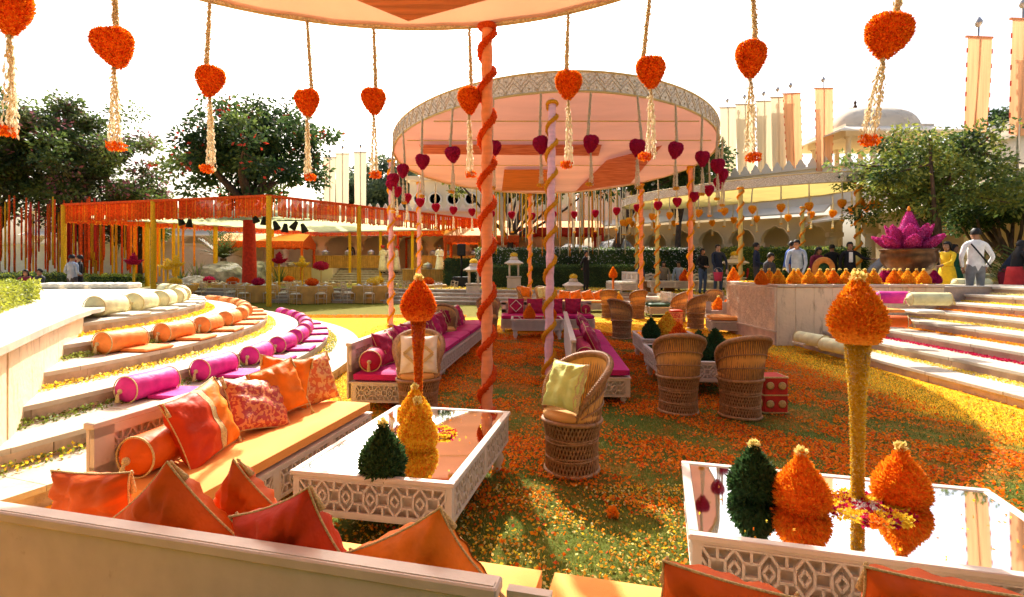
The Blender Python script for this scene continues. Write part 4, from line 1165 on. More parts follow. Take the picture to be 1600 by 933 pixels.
for k in range(7):
    a = 2 * PI * (k + .5) / 7 + .2; e = link('flower_petal', pm, lo); e.matrix_local = Matrix.Translation((.28 * math.cos(a), .28 * math.sin(a), .7)) @ Matrix.Rotation(a, 4, 'Z') @ Matrix.Rotation(R(66), 4, 'Y') @ Matrix.Rotation(R(90), 4, 'Z') @ Matrix.Diagonal((1.1, 1, 1.05, 1))
mb = MB(); mb.lathe([(.04, 0), (.05, .05), (.02, .12)], 10, (0, 0, 1.56)); mb.build('tip', FAMBER, lo)

lo.scale = (.72, .72, 1.04)
# torches: orange bud on an orange pole
def torch(label, p, h):
    o = thing('flower_torch', label, 'flower torch', p)
    mb = MB(); mb.tube([(0, 0, 0), (0, 0, h - .3)], .045, 10); mb.build('pole', mat('orange_pole', (.8, .22, .03), .7, .1, 8, .3, 40), o)
    link('flower_bud', CONES['orange'], o, (0, 0, h - .32), None, (1.25, 1.25, 1.5))
torch('orange flower torch standing left of the planter block', (at(1146, 424, 14.2).x, 14.2, 0), 1.5)
torch('orange flower torch behind the far cane chairs', (at(958, 421, 20.6).x, 20.6, .0), 1.52)

# ---------------------------------------------------------------- hanging hearts
def dent_(P):
    P = np.array(P, dtype=float); f = np.exp(-(P[:, 0] / .035) ** 2 - (P[:, 1] / .07) ** 2)
    top = np.clip((P[:, 2] - .05) / .07, 0, 1)
    P[:, 2] -= .028 * f * top
    return P
HEART = [(.006, -.15), (.03, -.135), (.07, -.085), (.105, -.03), (.125, .025), (.125, .065), (.11, .1), (.08, .122), (.04, .128), (.006, .12)]
def heart_mesh(mats, n, size): return petal_body('flower_heart', HEART, n, size, size * .55, None, mats, sy=.85, dent=dent_)
H_ORS = [heart_mesh([FORANGE, FRED, FORANGE], 2600, .024) for _ in range(3)]; H_CR = heart_mesh([FCRIM, FCRIM, FMAG], 1500, .024); H_AM = heart_mesh([FAMBER, FYEL], 700, .03)
def strands(n, L, r0, r1, step=.03, sz=.03, wd=.011):
    Q = []
    for s in range(n):
        a = RNG.uniform(0, 2 * PI); k = int(L / step); t = np.linspace(0, 1, k)
        rr = r0 + (r1 - r0) * t ** .7 * RNG.uniform(.4, 1); Ls = L * RNG.uniform(.9, 1.02)
        P = np.stack([rr * math.cos(a) + RNG.normal(size=k) * .003, rr * math.sin(a) + RNG.normal(size=k) * .003, -t * Ls], 1)
        D = RNG.normal(size=(k, 3)) * .28; D[:, 2] = -1
        Q.append(leaves(P, D, sz, wd)); Q.append(leaves(P, D, sz, wd))
    return np.concatenate(Q)
TAS = soup('tassel', strands(16, .5, .006, .05, .026, .034, .015), [FIVORY])
ROPE = soup('rope', strands(14, 1.0, .006, .018, .02, .036, .016), [FIVORY])
TIP_Q = np.concatenate([spikes([(.0, -.02), (.03, -.015), (.03, .015), (.0, .02)], 60, .025, .018) + np.array([.045 * math.cos(a), .045 * math.sin(a), -.5 + .012 * math.sin(a * 3)]) for a in np.linspace(0, 2 * PI, 6, endpoint=False)])
TIP_R = soup('marigold_tip', TIP_Q, [FRED, FORANGE], RNG.integers(0, 2, len(TIP_Q))); TIP_Y = soup('marigold_tip', TIP_Q, [FYEL, FAMBER], RNG.integers(0, 2, len(TIP_Q)))
def heart(label, p, s, top, me, tip, group, ts=1.0, tw=1.0):
    o = thing('hanging_flower_heart', label, 'hanging heart', p, RNG.uniform(-.5, .5), group)
    link('flower_heart', me, o, None, None, (s, s, s))
    link('tassel', TAS, o, (0, 0, -.14 * s), None, (s * tw, s * tw, ts)); link('marigold_tip', tip, o, (0, 0, -.14 * s - .5 * ts * .18), None, (s * tw * .75, s * tw * .75, ts * .82))
    link('rope', ROPE, o, (0, 0, top - p[2]), None, (s, s, top - p[2] - .11 * s))
    o.children[1].rotation_euler = (RNG.normal() * .04, RNG.normal() * .05, RNG.uniform(0, 6)); o.children[0].rotation_euler = (RNG.normal() * .06, RNG.normal() * .09, RNG.normal() * .5)
    o.children[2].rotation_euler = o.children[1].rotation_euler
    return o
E1 = 2.6
names = ['cut by the left edge of the picture', 'before the left dark tree', 'left of the red flowering tree', 'over the right side of the red flowering tree', 'just left of the pink canopy',
         'before the left part of the pink canopy rim', 'before the middle of the pink canopy rim', 'before the right part of the pink canopy rim', 'just right of the pink canopy over the cream banners', 'hanging before the tree at the right']
hp = [(15, 16, 3.95, 66), (178, 74, 4.67, 55), (328, 127, 5.5, 43), (480, 160, 6.15, 37), (584, 158, 6.16, 37), (733, 157, 6.14, 37), (888, 133, 5.62, 40), (1017, 113, 5.25, 44), (1173, 93, 4.93, 50), (1387, 57, 4.43, 63)]
ends = [205, 228, 264, 277, 274, 272, 258, 245, 247, 224]
def oval(cx, cy, a, b, rot=0, n=96, ex=2.0):
    out = []
    for k in range(n):
        t = 2 * PI * k / n
        x, y = a * math.copysign(abs(math.cos(t)) ** (2 / ex), math.cos(t)), b * math.copysign(abs(math.sin(t)) ** (2 / ex), math.sin(t))
        out.append((cx + x * math.cos(rot) - y * math.sin(rot), cy + x * math.sin(rot) + y * math.cos(rot)))
    return out
ring1 = oval(-1.0, 2.3, 3.55, 3.6, R(-4))
def ring_depth(px):
    m = (px - 800) / F; best = 0
    for (x1, y1), (x2, y2) in zip(ring1, ring1[1:] + ring1[:1]):
        d = (x2 - x1) - m * (y2 - y1)
        if abs(d) < 1e-9: continue
        t = (m * y1 - x1) / d
        if 0 <= t <= 1: best = max(best, y1 + t * (y2 - y1))
    return best
for i, (px, py, z, w_) in enumerate(hp):
    z = ring_depth(px) - .03
    p = at(px, py, z); s = w_ / F * z / .255
    e = at(px, ends[i], z); L = (p.z - .14 * s) - e.z
    o = heart('orange marigold heart, ' + names[i], p, s, EYE + E1, H_ORS[i % 3], TIP_R, 'orange hearts round the near canopy', L / .5, 1.0)
    if i == 9: o.rotation_euler = (0, R(14), .3)
# ---------------------------------------------------------------- round canopies
def spiral_pole(parent, x, y, h, r, pm, gm, turns, gr, ph=0.0, z0=0.0, petals=170):
    mb = MB(); n = 150
    mb.tube([(x + .004 * math.sin(i * .7), y + .003 * math.cos(i * .5), z0 + (h - z0) * i / n) for i in range(n + 1)], [r * (1 + .035 * math.sin(i * 1.9) * math.sin(i * .37) + RNG.uniform(-.02, .02)) for i in range(n + 1)], 18)
    p = mb.build('pole', pm, parent)
    mb = MB(); N = int(turns * 30)
    pts = []; rad = []
    for i in range(N + 1):
        t = i / N; a = ph + t * turns * 2 * PI
        rr = r + gr * .45
        pts.append((x + rr * math.cos(a), y + rr * math.sin(a), z0 + .03 + (h - z0 - .06) * t + .03 * math.sin(t * 17))); rad.append(gr * (1 + .16 * (i % 2) + .1 * math.sin(i * 1.3)))
    mb.tube(pts, rad, 7)
    for z in (z0 + .05, h - .06): mb.tube([(x + rr * math.cos(a), y + rr * math.sin(a), z) for a in np.linspace(0, 2 * PI, 17)], gr * 1.1, 6)
    mb.build('spiral_garland', gm, p)
    npet = int(turns * petals); t = RNG.random(npet); a = ph + t * turns * 2 * PI; rr = r + gr * .45
    Pc = np.stack([x + rr * np.cos(a), y + rr * np.sin(a), z0 + .03 + (h - z0 - .06) * t + .03 * np.sin(t * 17)], 1)
    D = RNG.normal(size=(npet, 3)); D = nrm(D); psz = gr * .8
    tag(link('garland_petals', soup('garland_petals', leaves(Pc + D * gr * .75, D + RNG.normal(size=D.shape) * .3, psz, psz * .7), [gm]), p), kind='stuff')
    return p

def canopy(name, label, ring, zb, band, cloth, seams=True, trim_step=.36, cat='canopy', sag=.1):
    o = thing(name, label, cat)
    P = [Vector((x, y, 0)) for x, y in ring]; n = len(P); cen = sum(P, Vector()) / n
    # cloth ceiling in concentric rings
    mb = MB(); fr = [1, .92, .8, .66, .5, .32, .16, .02]
    rows = []
    for f in fr:
        row = []
        for k, p in enumerate(P):
            q = cen + (p - cen) * f
            z = zb + .02 - sag * (1 - f * f) * .5 + .014 * math.sin(k * 1.9) * f
            row.append((q.x, q.y, z))
        rows.append(row)
    mb.grid(rows, wrap=True); mb.build('cloth_ceiling', cloth, o)
    mb = MB(); mb.grid([[(p.x, p.y, zb) for p in P], [(p.x, p.y, zb + band) for p in P]], wrap=True)
    Q = [cen + (p - cen) * (1 - .03 / (p - cen).length) for p in P]
    mb.grid([[(p.x, p.y, zb + band) for p in Q], [(p.x, p.y, zb) for p in Q]], wrap=True)
    mb.grid([[(p.x, p.y, zb + band) for p in P], [(p.x, p.y, zb + band) for p in Q]], wrap=True)
    bd = mb.build('rim_band', BROCADE, o)
    mb = MB()
    C_ = P + [P[0]]
    for z, r in ((zb + .012, .02), (zb + band - .01, .018)): mb.tube([(p.x, p.y, z) for p in C_], r, 6)
    mb.build('edge_cord', GOLDCORD, bd)
    # raised trim arches
    mb = MB(); per = sum((C_[i + 1] - C_[i]).length for i in range(n)); m = int(per / trim_step)
    cum = [0]
    for i in range(n): cum.append(cum[-1] + (C_[i + 1] - C_[i]).length)
    def pt(s, z):
        s %= per
        i = max(0, min(n - 1, int(np.searchsorted(cum, s, side='right')) - 1)); t = (s - cum[i]) / max(1e-6, cum[i + 1] - cum[i])
        q = C_[i].lerp(C_[i + 1], t); q = cen + (q - cen) * (1 + .006 / (q - cen).length)
        return (q.x, q.y, zb + z * band)
    for k in range(m):
        s0 = per * k / m; w_ = per / m
        mb.tube([pt(s0 + w_ * u, v) for u, v in ((.04, .1), (.1, .3), (.24, .4), (.36, .5), (.5, .62), (.64, .5), (.76, .4), (.9, .3), (.96, .1))], .0065, 5, 0, True, False)
        mb.tube([pt(s0 + w_ * (u + .5), v) for u, v in ((.04, .92), (.12, .7), (.3, .6), (.5, .4), (.7, .6), (.88, .7), (.96, .92))], .006, 5, 0, True, False)
        for u, v in ((.5, .25), (.0, .72), (.5, .84), (0, .2)): 
            q = Vector(pt(s0 + w_ * u, v)); mb.lathe([(.0, -.02), (.02, 0), (0, .02)], 6, q)
    t_ = mb.build('brocade_arches', mat('trim_' + name, (.58, .45, .29), .5, .3, 60, .3, 120), bd); tag(t_, kind='stuff')
    return o, cen, P

def flat_panel(parent, name, pts, z, m_, th=.012):
    mb = MB(); k = len(pts)
    mb.add([(x, y, z) for x, y in pts] + [(x, y, z - th) for x, y in pts], [tuple(range(k)), tuple(range(2 * k - 1, k - 1, -1))] + [(i, i + k, (i + 1) % k + k, (i + 1) % k) for i in range(k)])
    return mb.build(name, m_, parent)

# near canopy (mostly above the frame)
E1h = EYE + E1
c1, cen1, P1 = canopy('round_canopy', 'peach cloth canopy overhead at the top edge, its orange hearts hanging in front', ring1, E1h, .1, CAN1, sag=.04)
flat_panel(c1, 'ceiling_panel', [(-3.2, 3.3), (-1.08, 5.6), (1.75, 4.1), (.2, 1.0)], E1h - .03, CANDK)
spiral_pole(c1, -.27, 5.8, E1h + .05, .06, PINKF, FRED, 9.0, .032, 1.0, petals=520)
spiral_pole(c1, -3.6, .8, E1h, .078, PINKF, FRED, 7.4, .036, .3)
spiral_pole(c1, 2.3, -.2, E1h, .078, PINKF, FRED, 7.4, .036, .3)
# middle pink canopy
E2 = 2.75; E2h = EYE + E2
A2, B2, CX2, CY2 = 4.0, 5.9, 1.0, 14.35
c2, cen2, P2 = canopy('round_canopy', 'large round pink canopy with embossed gold rim standing over the magenta sofas', oval(CX2, CY2, A2, B2, ex=1.9), E2h, .34, CAN2, sag=.1, trim_step=.27)
def ceil_pt(px, py, drop=.1):
    q = at(px, py, (E2 - drop) * F / (417 - py)); return (q.x, q.y)
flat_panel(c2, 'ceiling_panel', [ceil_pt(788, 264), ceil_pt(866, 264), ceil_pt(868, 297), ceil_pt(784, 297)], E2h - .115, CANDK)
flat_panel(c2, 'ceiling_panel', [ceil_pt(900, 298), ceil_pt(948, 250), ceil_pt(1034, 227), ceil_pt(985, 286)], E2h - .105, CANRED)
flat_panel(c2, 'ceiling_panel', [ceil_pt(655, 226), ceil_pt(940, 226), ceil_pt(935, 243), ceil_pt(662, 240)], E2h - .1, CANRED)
mb = MB()
for y in (9.9, 11.4, 14.2): 
    hw = A2 * math.sqrt(max(0, 1 - ((y - CY2) / B2) ** 2)) * .93; mb.bar((CX2 - hw, y, E2h - .07), (CX2 + hw, y, E2h - .07), .02, .02)
mb.build('ceiling_seam', GOLDCORD, c2)
for px, z, tp, pm_ in ((611, 14.1, .08, PINK2), (1079, 14.8, .05, PINKF), (1002, 17.6, 0, PINKF), (828, 20.1, 0, PINKF), (655, 17.2, 0, PINK2)):
    spiral_pole(c2, (px - 800) / F * z, z, E2h + tp, .062, pm_, FGOLD, 9.0, .03, RNG.uniform(0, 6))
# the front pole stands a little out from the rim and leans back to it
fp = spiral_pole(c2, 0, 0, 4.36, .06, PINK2, FGOLD, 9.2, .03, 2.0, petals=300)
bx_, by_ = (857 - 800) / F * 7.55, 7.55; tx_, ty_ = (863 - 800) / F * 8.55, 8.55
fp.matrix_local = Matrix.Translation((bx_, by_, 0)) @ Vector((0, 0, 1)).rotation_difference(Vector((tx_ - bx_, ty_ - by_, 4.3))).to_matrix().to_4x4()
# crimson hearts
gh = 'crimson hearts round the pink canopy'
hh = EYE + 1.93
hs_px = [648, 701, 788, 882, 972, 1052]
cr = []
for k in range(32):
    t = 2 * PI * k / 32 + .06
    cr.append((CX2 + A2 * 1.0 * math.cos(t), CY2 + B2 * math.sin(t)))
def side_word(x, y):
    if y < 11: return 'on its near rim'
    if y > 17.8: return 'on its far rim'
    return 'on its left side' if x < CX2 else 'on its right side'
cnt = {}
for x, y in sorted(cr, key=lambda q: (side_word(*q), q[0] if side_word(*q).endswith('rim') else q[1])):
    sw = side_word(x, y); i = cnt.get(sw, 0); cnt[sw] = i + 1
    nm = ordinal(i) + (' from the left' if 'rim' in sw else ' from the near end')
    heart('crimson flower heart under the pink canopy, %s, %s' % (sw, nm), Vector((x, y, hh + RNG.uniform(-.03, .03))), 1.0, E2h, H_CR, TIP_Y, gh, 1.0, .9)
# far yellow canopy
E3h = EYE + 2.6
rot3 = math.atan2(-.78, .63) - PI / 2
c3, cen3, P3 = canopy('round_canopy', 'far yellow-lined canopy with carved cream rim, behind the stone planter block', oval(8.3, 20.5, 2.1, 4.9, rot3), E3h, .34, CAN3, trim_step=.5, sag=.05)
for px, z in ((1027, 20.3), (1157, 17.4), (1341, 16.4), (1254, 23), (995, 24.2)):
    spiral_pole(c3, (px - 800) / F * z, z, E3h, .07, mat('yellow_pole', (.62, .52, .16), .8, .1, 4, .4, 30) if px == 1027 else bpy.data.materials['yellow_pole'], FAMBER, 8, .035, 1, z0=TH - .01)
k = 0
for n_, ph in ((30, .1),):
    for i in range(n_):
        p = P3[int(i * 96 / n_)]; q = p
        near = (p - cen3).dot(Vector((-.5, -1, 0))) > 0
        px = 800 + F * p.x / p.y
        heart('amber flower heart under the far yellow canopy, %s round its rim from the right' % ordinal(k), Vector((q.x, q.y, EYE + 1.92 + RNG.uniform(-.04, .04))), 1.0, E3h, H_AM, TIP_Y, 'amber hearts round the far canopy', .75, .8); k += 1

# ---------------------------------------------------------------- fringed pavilion at left
Q0, Q1, Q2 = Vector((-9.77, 21.6, 0)), Vector((-20.6, 24.7, 0)), Vector((-1.95, 32.7, 0))
Q3 = Q1 + (Q2 - Q0)
ZP = EYE + 2.85
pv = thing('pavilion', 'square orange-fringed pavilion on yellow posts with a lime cloth ceiling, over the dining tables', 'pavilion')
cs = [Q0, Q2, Q3, Q1]
mb = MB(); G = 24; rows = []
for i in range(G + 1):
    row = []
    for j in range(G * 2 + 1):
        u, v = i / G, j / (G * 2)
        p = Q0.lerp(Q1, u).lerp(Q2.lerp(Q3, u), v)
        sagz = .55 * (4 * u * (1 - u)) ** .7 * (4 * v * (1 - v)) ** .5
        row.append((p.x, p.y, ZP - .5 + .12 * math.sin(PI * u) * math.sin(PI * v) - .05 + .05 * math.sin(j * 2.6)))
    rows.append(row)
mb.grid(rows); mb.build('roof_cloth', LIMECLOTH, pv)
mb = MB()
for a, b in zip(cs, cs[1:] + cs[:1]): mb.bar((a.x, a.y, ZP), (b.x, b.y, ZP), .12, .1)
mb.build('roof_beam', FRINGE, pv)
for si, (a, b) in enumerate(zip(cs, cs[1:] + cs[:1])):
    d = (b - a); L = d.length; n_ = int(L / .055); Qs = []
    d.normalize(); nv = Vector((d.y, -d.x, 0))
    for k in range(n_):
        p = a + d * (L * (k + .5) / n_); ln = .78 + RNG.uniform(-.05, .05)
        if RNG.random() < (.05 if si == 3 else .22) and si in (0, 3): continue
        w2 = .026
        for vx in (d, nv):
            A = p + vx * w2; B = p - vx * w2
            Qs.append([(A.x, A.y, ZP), (B.x, B.y, ZP), (B.x, B.y, ZP - ln), (A.x, A.y, ZP - ln)])
        e = p; s = .045
        Qs.append([(e.x - s, e.y, ZP - ln), (e.x, e.y, ZP - ln - s), (e.x + s, e.y, ZP - ln), (e.x, e.y, ZP - ln + s)])
    tag(link('garland_fringe', soup('garland_fringe', Qs, [FRINGE, FRINGE2], RNG.choice([0, 0, 0, 1], len(Qs))), pv), kind='stuff')
def ypost(parent, x, y, h, r=.11, z0=0, m_=YPOST):
    mb = MB(); n_ = int((h - z0) / .09)
    mb.tube([(x, y, z0 + (h - z0) * i / n_) for i in range(n_ + 1)], [r * (1.0 + .1 * (i % 2)) for i in range(n_ + 1)], 10)
    return mb.build('post', m_, parent)
for u in (0, .53, 1): 
    p = Q0.lerp(Q1, u); ypost(pv, p.x, p.y, ZP, .1)
for u in (.33, .62, 1): 
    p = Q0.lerp(Q2, u); ypost(pv, p.x, p.y, ZP, .1)
for u in (.25, .5, .75):
    p = Q1.lerp(Q3, u); ypost(pv, p.x, p.y, ZP)
for u in (.0, .2, .4, .6, .8):
    p = Q2.lerp(Q3, u); ypost(pv, p.x, p.y, ZP, .09)
# orange buffet tents
def tent(label, x, y, w_, d_, h, z0, m1_=FRINGE, rz=0):
    o = thing('buffet_tent', label, 'tent', (x, y, z0), rz)
    mb = MB(); rows = []
    for i in range(9):
        u = -1 + i / 4
        rows.append([(u * w_ / 2, v * d_ / 2, h + .55 * (1 - abs(v)) + .03 * math.sin(i * 2)) for v in np.linspace(-1, 1, 9)])
    mb.grid(rows); mb.build('roof_cloth', ORANGEF, o)
    mb = MB()
    for s in (-1, 1):
        n_ = 26; mb.grid([[(-w_ / 2 + w_ * k / n_, s * (d_ / 2 + .03 * math.sin(k * 2)), h + .04) for k in range(n_ + 1)], [(-w_ / 2 + w_ * k / n_, s * (d_ / 2 + .05 * math.sin(k * 2)), h - .32 - .06 * (k % 2)) for k in range(n_ + 1)]])
        mb.grid([[(s * w_ / 2, -d_ / 2 + d_ * k / n_, h + .55 * (1 - abs(-1 + 2 * k / n_))) for k in range(n_ + 1)], [(s * w_ / 2, -d_ / 2 + d_ * k / n_, h - .32 - .06 * (k % 2)) for k in range(n_ + 1)]])
    mb.build('valance', m1_, o)
    for sx in (-1, 1):
        for sy in (-1, 1): ypost(o, sx * (w_ / 2 - .1), sy * (d_ / 2 - .1), h, .08, 0, m1_)
    return o
GZ = 1.5
tent('small orange buffet tent with a sloping roof at the left of the gallery steps', -15.2, 33.5, 5.0, 3.4, 2.35, .75, rz=R(8))
tent('wide orange tent over the buffet behind the attendants', -4.5, 37.5, 6.5, 3, 2.5, GZ)
tent('orange tent on red posts right of the gallery steps', 6.3 - 8, 31.2, 4.2, 3, 2.6, .7)
tent('red tent roof among the hanging garland strings in the middle distance', 2.0, 33.5, 7.0, 3.2, 3.0, .9, REDWRAP)
# ---------------------------------------------------------------- palace buildings
def arch_profile(w_, h, cusps=5, n=30):
    """half-open list of (x,z) along a cusped arch from left springing to right springing"""
    out = []
    for i in range(n + 1):
        a = PI - PI * i / n
        r = 1 + .06 * abs(math.sin(a * cusps))
        out.append((math.cos(a) * w_ / 2 * min(1, r * .96), math.sin(a) * h * r * .95 + (.06 * h if abs(a - PI / 2) < .12 else 0)))
    return out
def arcade(parent, p, q, z0, zs, zt, nb, th=.35, inset=2.2, m_=PALACE, col_r=.13, rise=None, stilt=.9):
    """wall with nb arched openings from p to q, floor z0, springing zs, wall top zt"""
    p, q = Vector(p), Vector(q); d = (q - p); L = d.length; d.normalize(); n = Vector((d.y, -d.x, 0)); bw = L / nb
    X = Matrix(((d.x, n.x, 0, 0), (d.y, n.y, 0, 0), (0, 0, 1, 0), (0, 0, 0, 1)))
    for i in range(nb):
        c = p + d * bw * (i + .5); M_ = Matrix.Translation(c) @ X
        ow = bw * .8; ah = rise or (ow * .42)
        pr = [(-ow / 2, zs)] + [(x, zs + z) for x, z in arch_profile(ow, ah)] + [(ow / 2, zs)]
        mb = MB()
        for sgn in (1, -1):
            y = 0 if sgn > 0 else -th
            vs = []; fs = []
            for x, z in pr: vs += [(x, y, z), (x, y, zt)]
            for k in range(len(pr) - 1): fs.append((2 * k, 2 * k + 2, 2 * k + 3, 2 * k + 1))
            mb.add(vs, fs, 0, False, M_)
        mb.add([(x, 0, z) for x, z in pr] + [(x, -th, z) for x, z in pr], [(k, k + 1, k + 1 + len(pr), k + len(pr)) for k in range(len(pr) - 1)], 0, False, M_)
        for s in (-1, 1):
            xa, xb = (s * bw / 2, s * ow / 2); a, b = min(xa, xb), max(xa, xb)
            mb.add([(a, 0, zs), (b, 0, zs), (b, 0, zt), (a, 0, zt)], [(0, 1, 2, 3)], 0, False, M_)
            mb.add([(s * ow / 2, 0, zs), (s * ow / 2, -th, zs), (s * bw / 2, -th, zs), (s * bw / 2, 0, zs)], [(0, 1, 2, 3)], 0, False, M_)
        # raised arch moulding
        mb2 = [(M_ @ Vector((x * 1.06, .03, z + .03))) for x, z in pr[1:-1]]
        mb.tube(mb2, .035, 5, 0, True, False)
        mb.build('arch', m_, parent)
    for i in range(nb + 1):
        c = p + d * bw * i - n * th / 2
        mb = MB(); r = bw * .1
        mb.box((c.x, c.y, z0 + .12), (r * 2.6, r * 2.6, .24)); mb.lathe([(r * .9, z0 + .2), (r * 1.1, z0 + .4), (r * .85, z0 + .6), (r * .75, zs - .5), (r * .8, zs - .4), (r * 1.2, zs - .2)], 10, (c.x, c.y, 0)); mb.box((c.x, c.y, zs - .1), (r * 2.8, th + .02, .22))
        mb.build('column', m_, parent)
    b0, b1 = p - n * inset, q - n * inset
    mb = MB(); mb.add([(b0.x, b0.y, z0), (b1.x, b1.y, z0), (b1.x, b1.y, zt), (b0.x, b0.y, zt)], [(0, 1, 2, 3)]); 
    a0, a1 = p + n * .25, q + n * .25
    mb.add([(a0.x, a0.y, z0), (a1.x, a1.y, z0), (b1.x, b1.y, z0), (b0.x, b0.y, z0), (a0.x, a0.y, 0), (a1.x, a1.y, 0)], [(0, 1, 2, 3), (4, 5, 1, 0)])
    mb.add([(p.x, p.y, zt - .02), (q.x, q.y, zt - .02), (b1.x, b1.y, zt - .02), (b0.x, b0.y, zt - .02)], [(0, 1, 2, 3)])
    mb.build('gallery_wall', m_, parent)
    return d, n, L, X
def eave(parent, p, q, n, z, out, drop, m_=PALACEW):
    p, q = Vector(p), Vector(q); mb = MB()
    a, b, c, e = p + Vector((0, 0, z)), q + Vector((0, 0, z)), q + n * out + Vector((0, 0, z - drop)), p + n * out + Vector((0, 0, z - drop))
    t = Vector((0, 0, .08)); mb.add([a, b, c, e, a - t, b - t, c - t, e - t], [(0, 1, 2, 3), (7, 6, 5, 4), (3, 2, 6, 7), (0, 3, 7, 4), (1, 5, 6, 2)])
    L = (q - p).length; k = int(L / 1.5); d = (q - p).normalized()
    mb.build('eave_slab', m_, parent)
    mb = MB()
    for i in range(k):
        s = p + d * (L * (i + .5) / k); mb.bar(s + Vector((0, 0, z - .35)), s + n * out * .7 + Vector((0, 0, z - drop * .7 - .1)), .1, .12)
    tag(mb.build('brackets', m_, parent), kind='stuff')
def parapet(parent, p, q, n, z0, z1, crest=True, m_=PALACEW, step=.55):
    p, q = Vector(p), Vector(q); d = (q - p).normalized(); L = (q - p).length; mb = MB()
    c = (p + q) / 2; ang = math.atan2(d.y, d.x); X = Matrix.Translation((c.x, c.y, 0)) @ Matrix.Rotation(ang, 4, 'Z')
    mb.box((0, .12, (z0 + z1) / 2), (L, .3, z1 - z0), 0, X); mb.box((0, .06, z1 - .06), (L + .06, .46, .12), 0, X); mb.box((0, .09, z0 + .5), (L + .02, .38, .06), 0, X)
    mb.build('parapet_wall', m_, parent)
    if crest:
        k = int(L / step); cm = MB(); cm.add([(x, y, z) for y in (-.06, .06) for x, z in ((-.2, 0), (.2, 0), (.24, .14), (.13, .26), (.1, .36), (0, .5), (-.1, .36), (-.13, .26), (-.24, .14))],
                                            [tuple(range(8, -1, -1)), tuple(range(9, 18))] + [(i, (i + 1) % 9, (i + 1) % 9 + 9, i + 9) for i in range(9)])
        me = cm.mesh('merlon', [m_])
        for i in range(min(k, 140)): 
            s = p + d * (L * (i + .5) / k); link('merlon', me, parent, (s.x - n.x * .12, s.y - n.y * .12, z1), (0, 0, ang))
V0 = Vector
# left gallery, facing the camera
lg = thing('palace_gallery', 'long cream palace gallery with low arches behind the fringed pavilion', 'palace')
pA, pB = V0((-34, 38, 0)), V0((4.5, 38, 0))
d, n, L, X = arcade(lg, pA, pB, GZ, 3.0, 4.1, 15, rise=.75)
eave(lg, pA, pB, n, 4.15, 1.1, .35); parapet(lg, pA, pB, n, 4.1, 5.6)
# taller block with round windows behind it
tb = thing('palace_block', 'tall cream palace block with small round windows rising behind the gallery', 'palace')
mb = MB(); mb.box((-1.5, 46.5, 4.3), (13, 9, 8.6)); mb.box((-1.5, 46.5, 8.5), (13.6, 9.6, .3)); mb.box((-1.5, 46.4, 6.2), (13.2, 9.2, .15)); mb.build('wall', PALACE, tb)
for x in (-7.2, -6.0, -4.6, -3.2, -1.8, -.4, 1.0):
    mb = MB(); X = Matrix.Translation((x, 41.98, 6.9)) @ Matrix.Rotation(PI / 2, 4, 'X')
    mb.lathe([(.42, -.02), (.55, 0), (.55, .06), (.42, .06), (.42, -.02)], 20, X=X); wf = mb.build('round_window', PALACEW, tb)
    mb = MB(); mb.lathe([(0, -.01), (.42, -.01)], 20, X=X); mb.build('pane', mat('round_pane', (.2, .12, .1), .4, .3, 3, 0) if x < -7 else bpy.data.materials['round_pane'], wf)
# right-hand diagonal gallery
rg_ = thing('palace_gallery', 'cream palace gallery with cusped arches behind the far yellow canopy', 'palace')
pC, pD = V0((4.6, 38.0, 0)), V0((15.9, 26.8, 0))
d, n, L, X = arcade(rg_, pC, pD, .9, 2.9, 4.2, 9, rise=.8)
eave(rg_, pC, pD, n, 4.75, 1.2, .45); parapet(rg_, pC, pD, n, 4.7, 6.7)
# right wing running towards the camera
rw = thing('palace_wing', 'tall cream palace wing with a scalloped parapet at the right edge', 'palace')
pE, pF = V0((15.9, 26.8, 0)), V0((16.3, 6, 0))
d, n, L, X = arcade(rw, pE, pF, .9, 3.3, 4.3, 8, rise=.9)
eave(rw, pE, pF, n, 4.2, 1.3, .4); parapet(rw, pE, pF, n, 4.2, 5.85)
mb = MB(); mb.box((25.9, 16.4, 5.0), (17, 20.6, 1.5)); mb.build('roof', PALACEW, rw)
mb = MB(); mb.box((11.5, 42.3, 5.0), (9, 9, 1.2), 0); mb.build('roof', PALACEW, rg_)
mb = MB(); mb.box((-15, 41.5, 4.7), (38, 6, 1.0)); mb.build('roof', PALACEW, lg)
# chhatri (domed kiosk) on the corner
ck = thing('roof_pavilion', 'domed stone roof kiosk with two finials rising behind the right tree', 'pavilion', (18.6, 28.2, 5.6))
mb = MB(); mb.box((0, 0, .5), (4.4, 3.6, 1.0)); mb.box((0, 0, 1.05), (4.7, 3.9, .12)); mb.build('base', PALACE, ck)
for x in (-1.9, -.65, .65, 1.9):
    for y in (-1.5, 1.5):
        mb = MB(); mb.lathe([(.2, 1.1), (.2, 1.25), (.13, 1.35), (.12, 2.3), (.2, 2.45)], 10, (x, y, 0)); mb.build('column', PALACE, ck)
mb = MB(); mb.box((0, 0, 2.62), (4.3, 3.4, .34)); mb.build('lintel', PALACE, ck)
mb = MB()
mb.grid([[(s * x, t * y, z) for s, t in ((-1, -1), (1, -1), (1, 1), (-1, 1))] for x, y, z in ((2.1, 1.7, 2.95), (3.0, 2.6, 2.55), (3.0, 2.6, 2.48), (2.1, 1.7, 2.8))], 0, False, True); mb.build('eave_slab', PALACEW, ck)
mb = MB(); rows = []
for t in np.linspace(0, 1, 10):
    a = t * PI / 2; sx = .62 + 1.6 * math.cos(a) ** .8 if t < 1 else .7; sy = .12 + 1.6 * math.cos(a) ** .8; z = 2.95 + 1.25 * math.sin(a)
    rows.append([(math.copysign(abs(math.cos(b)) ** .6, math.cos(b)) * sx, math.copysign(abs(math.sin(b)) ** .6, math.sin(b)) * sy, z) for b in np.linspace(0, 2 * PI, 32, endpoint=False)])
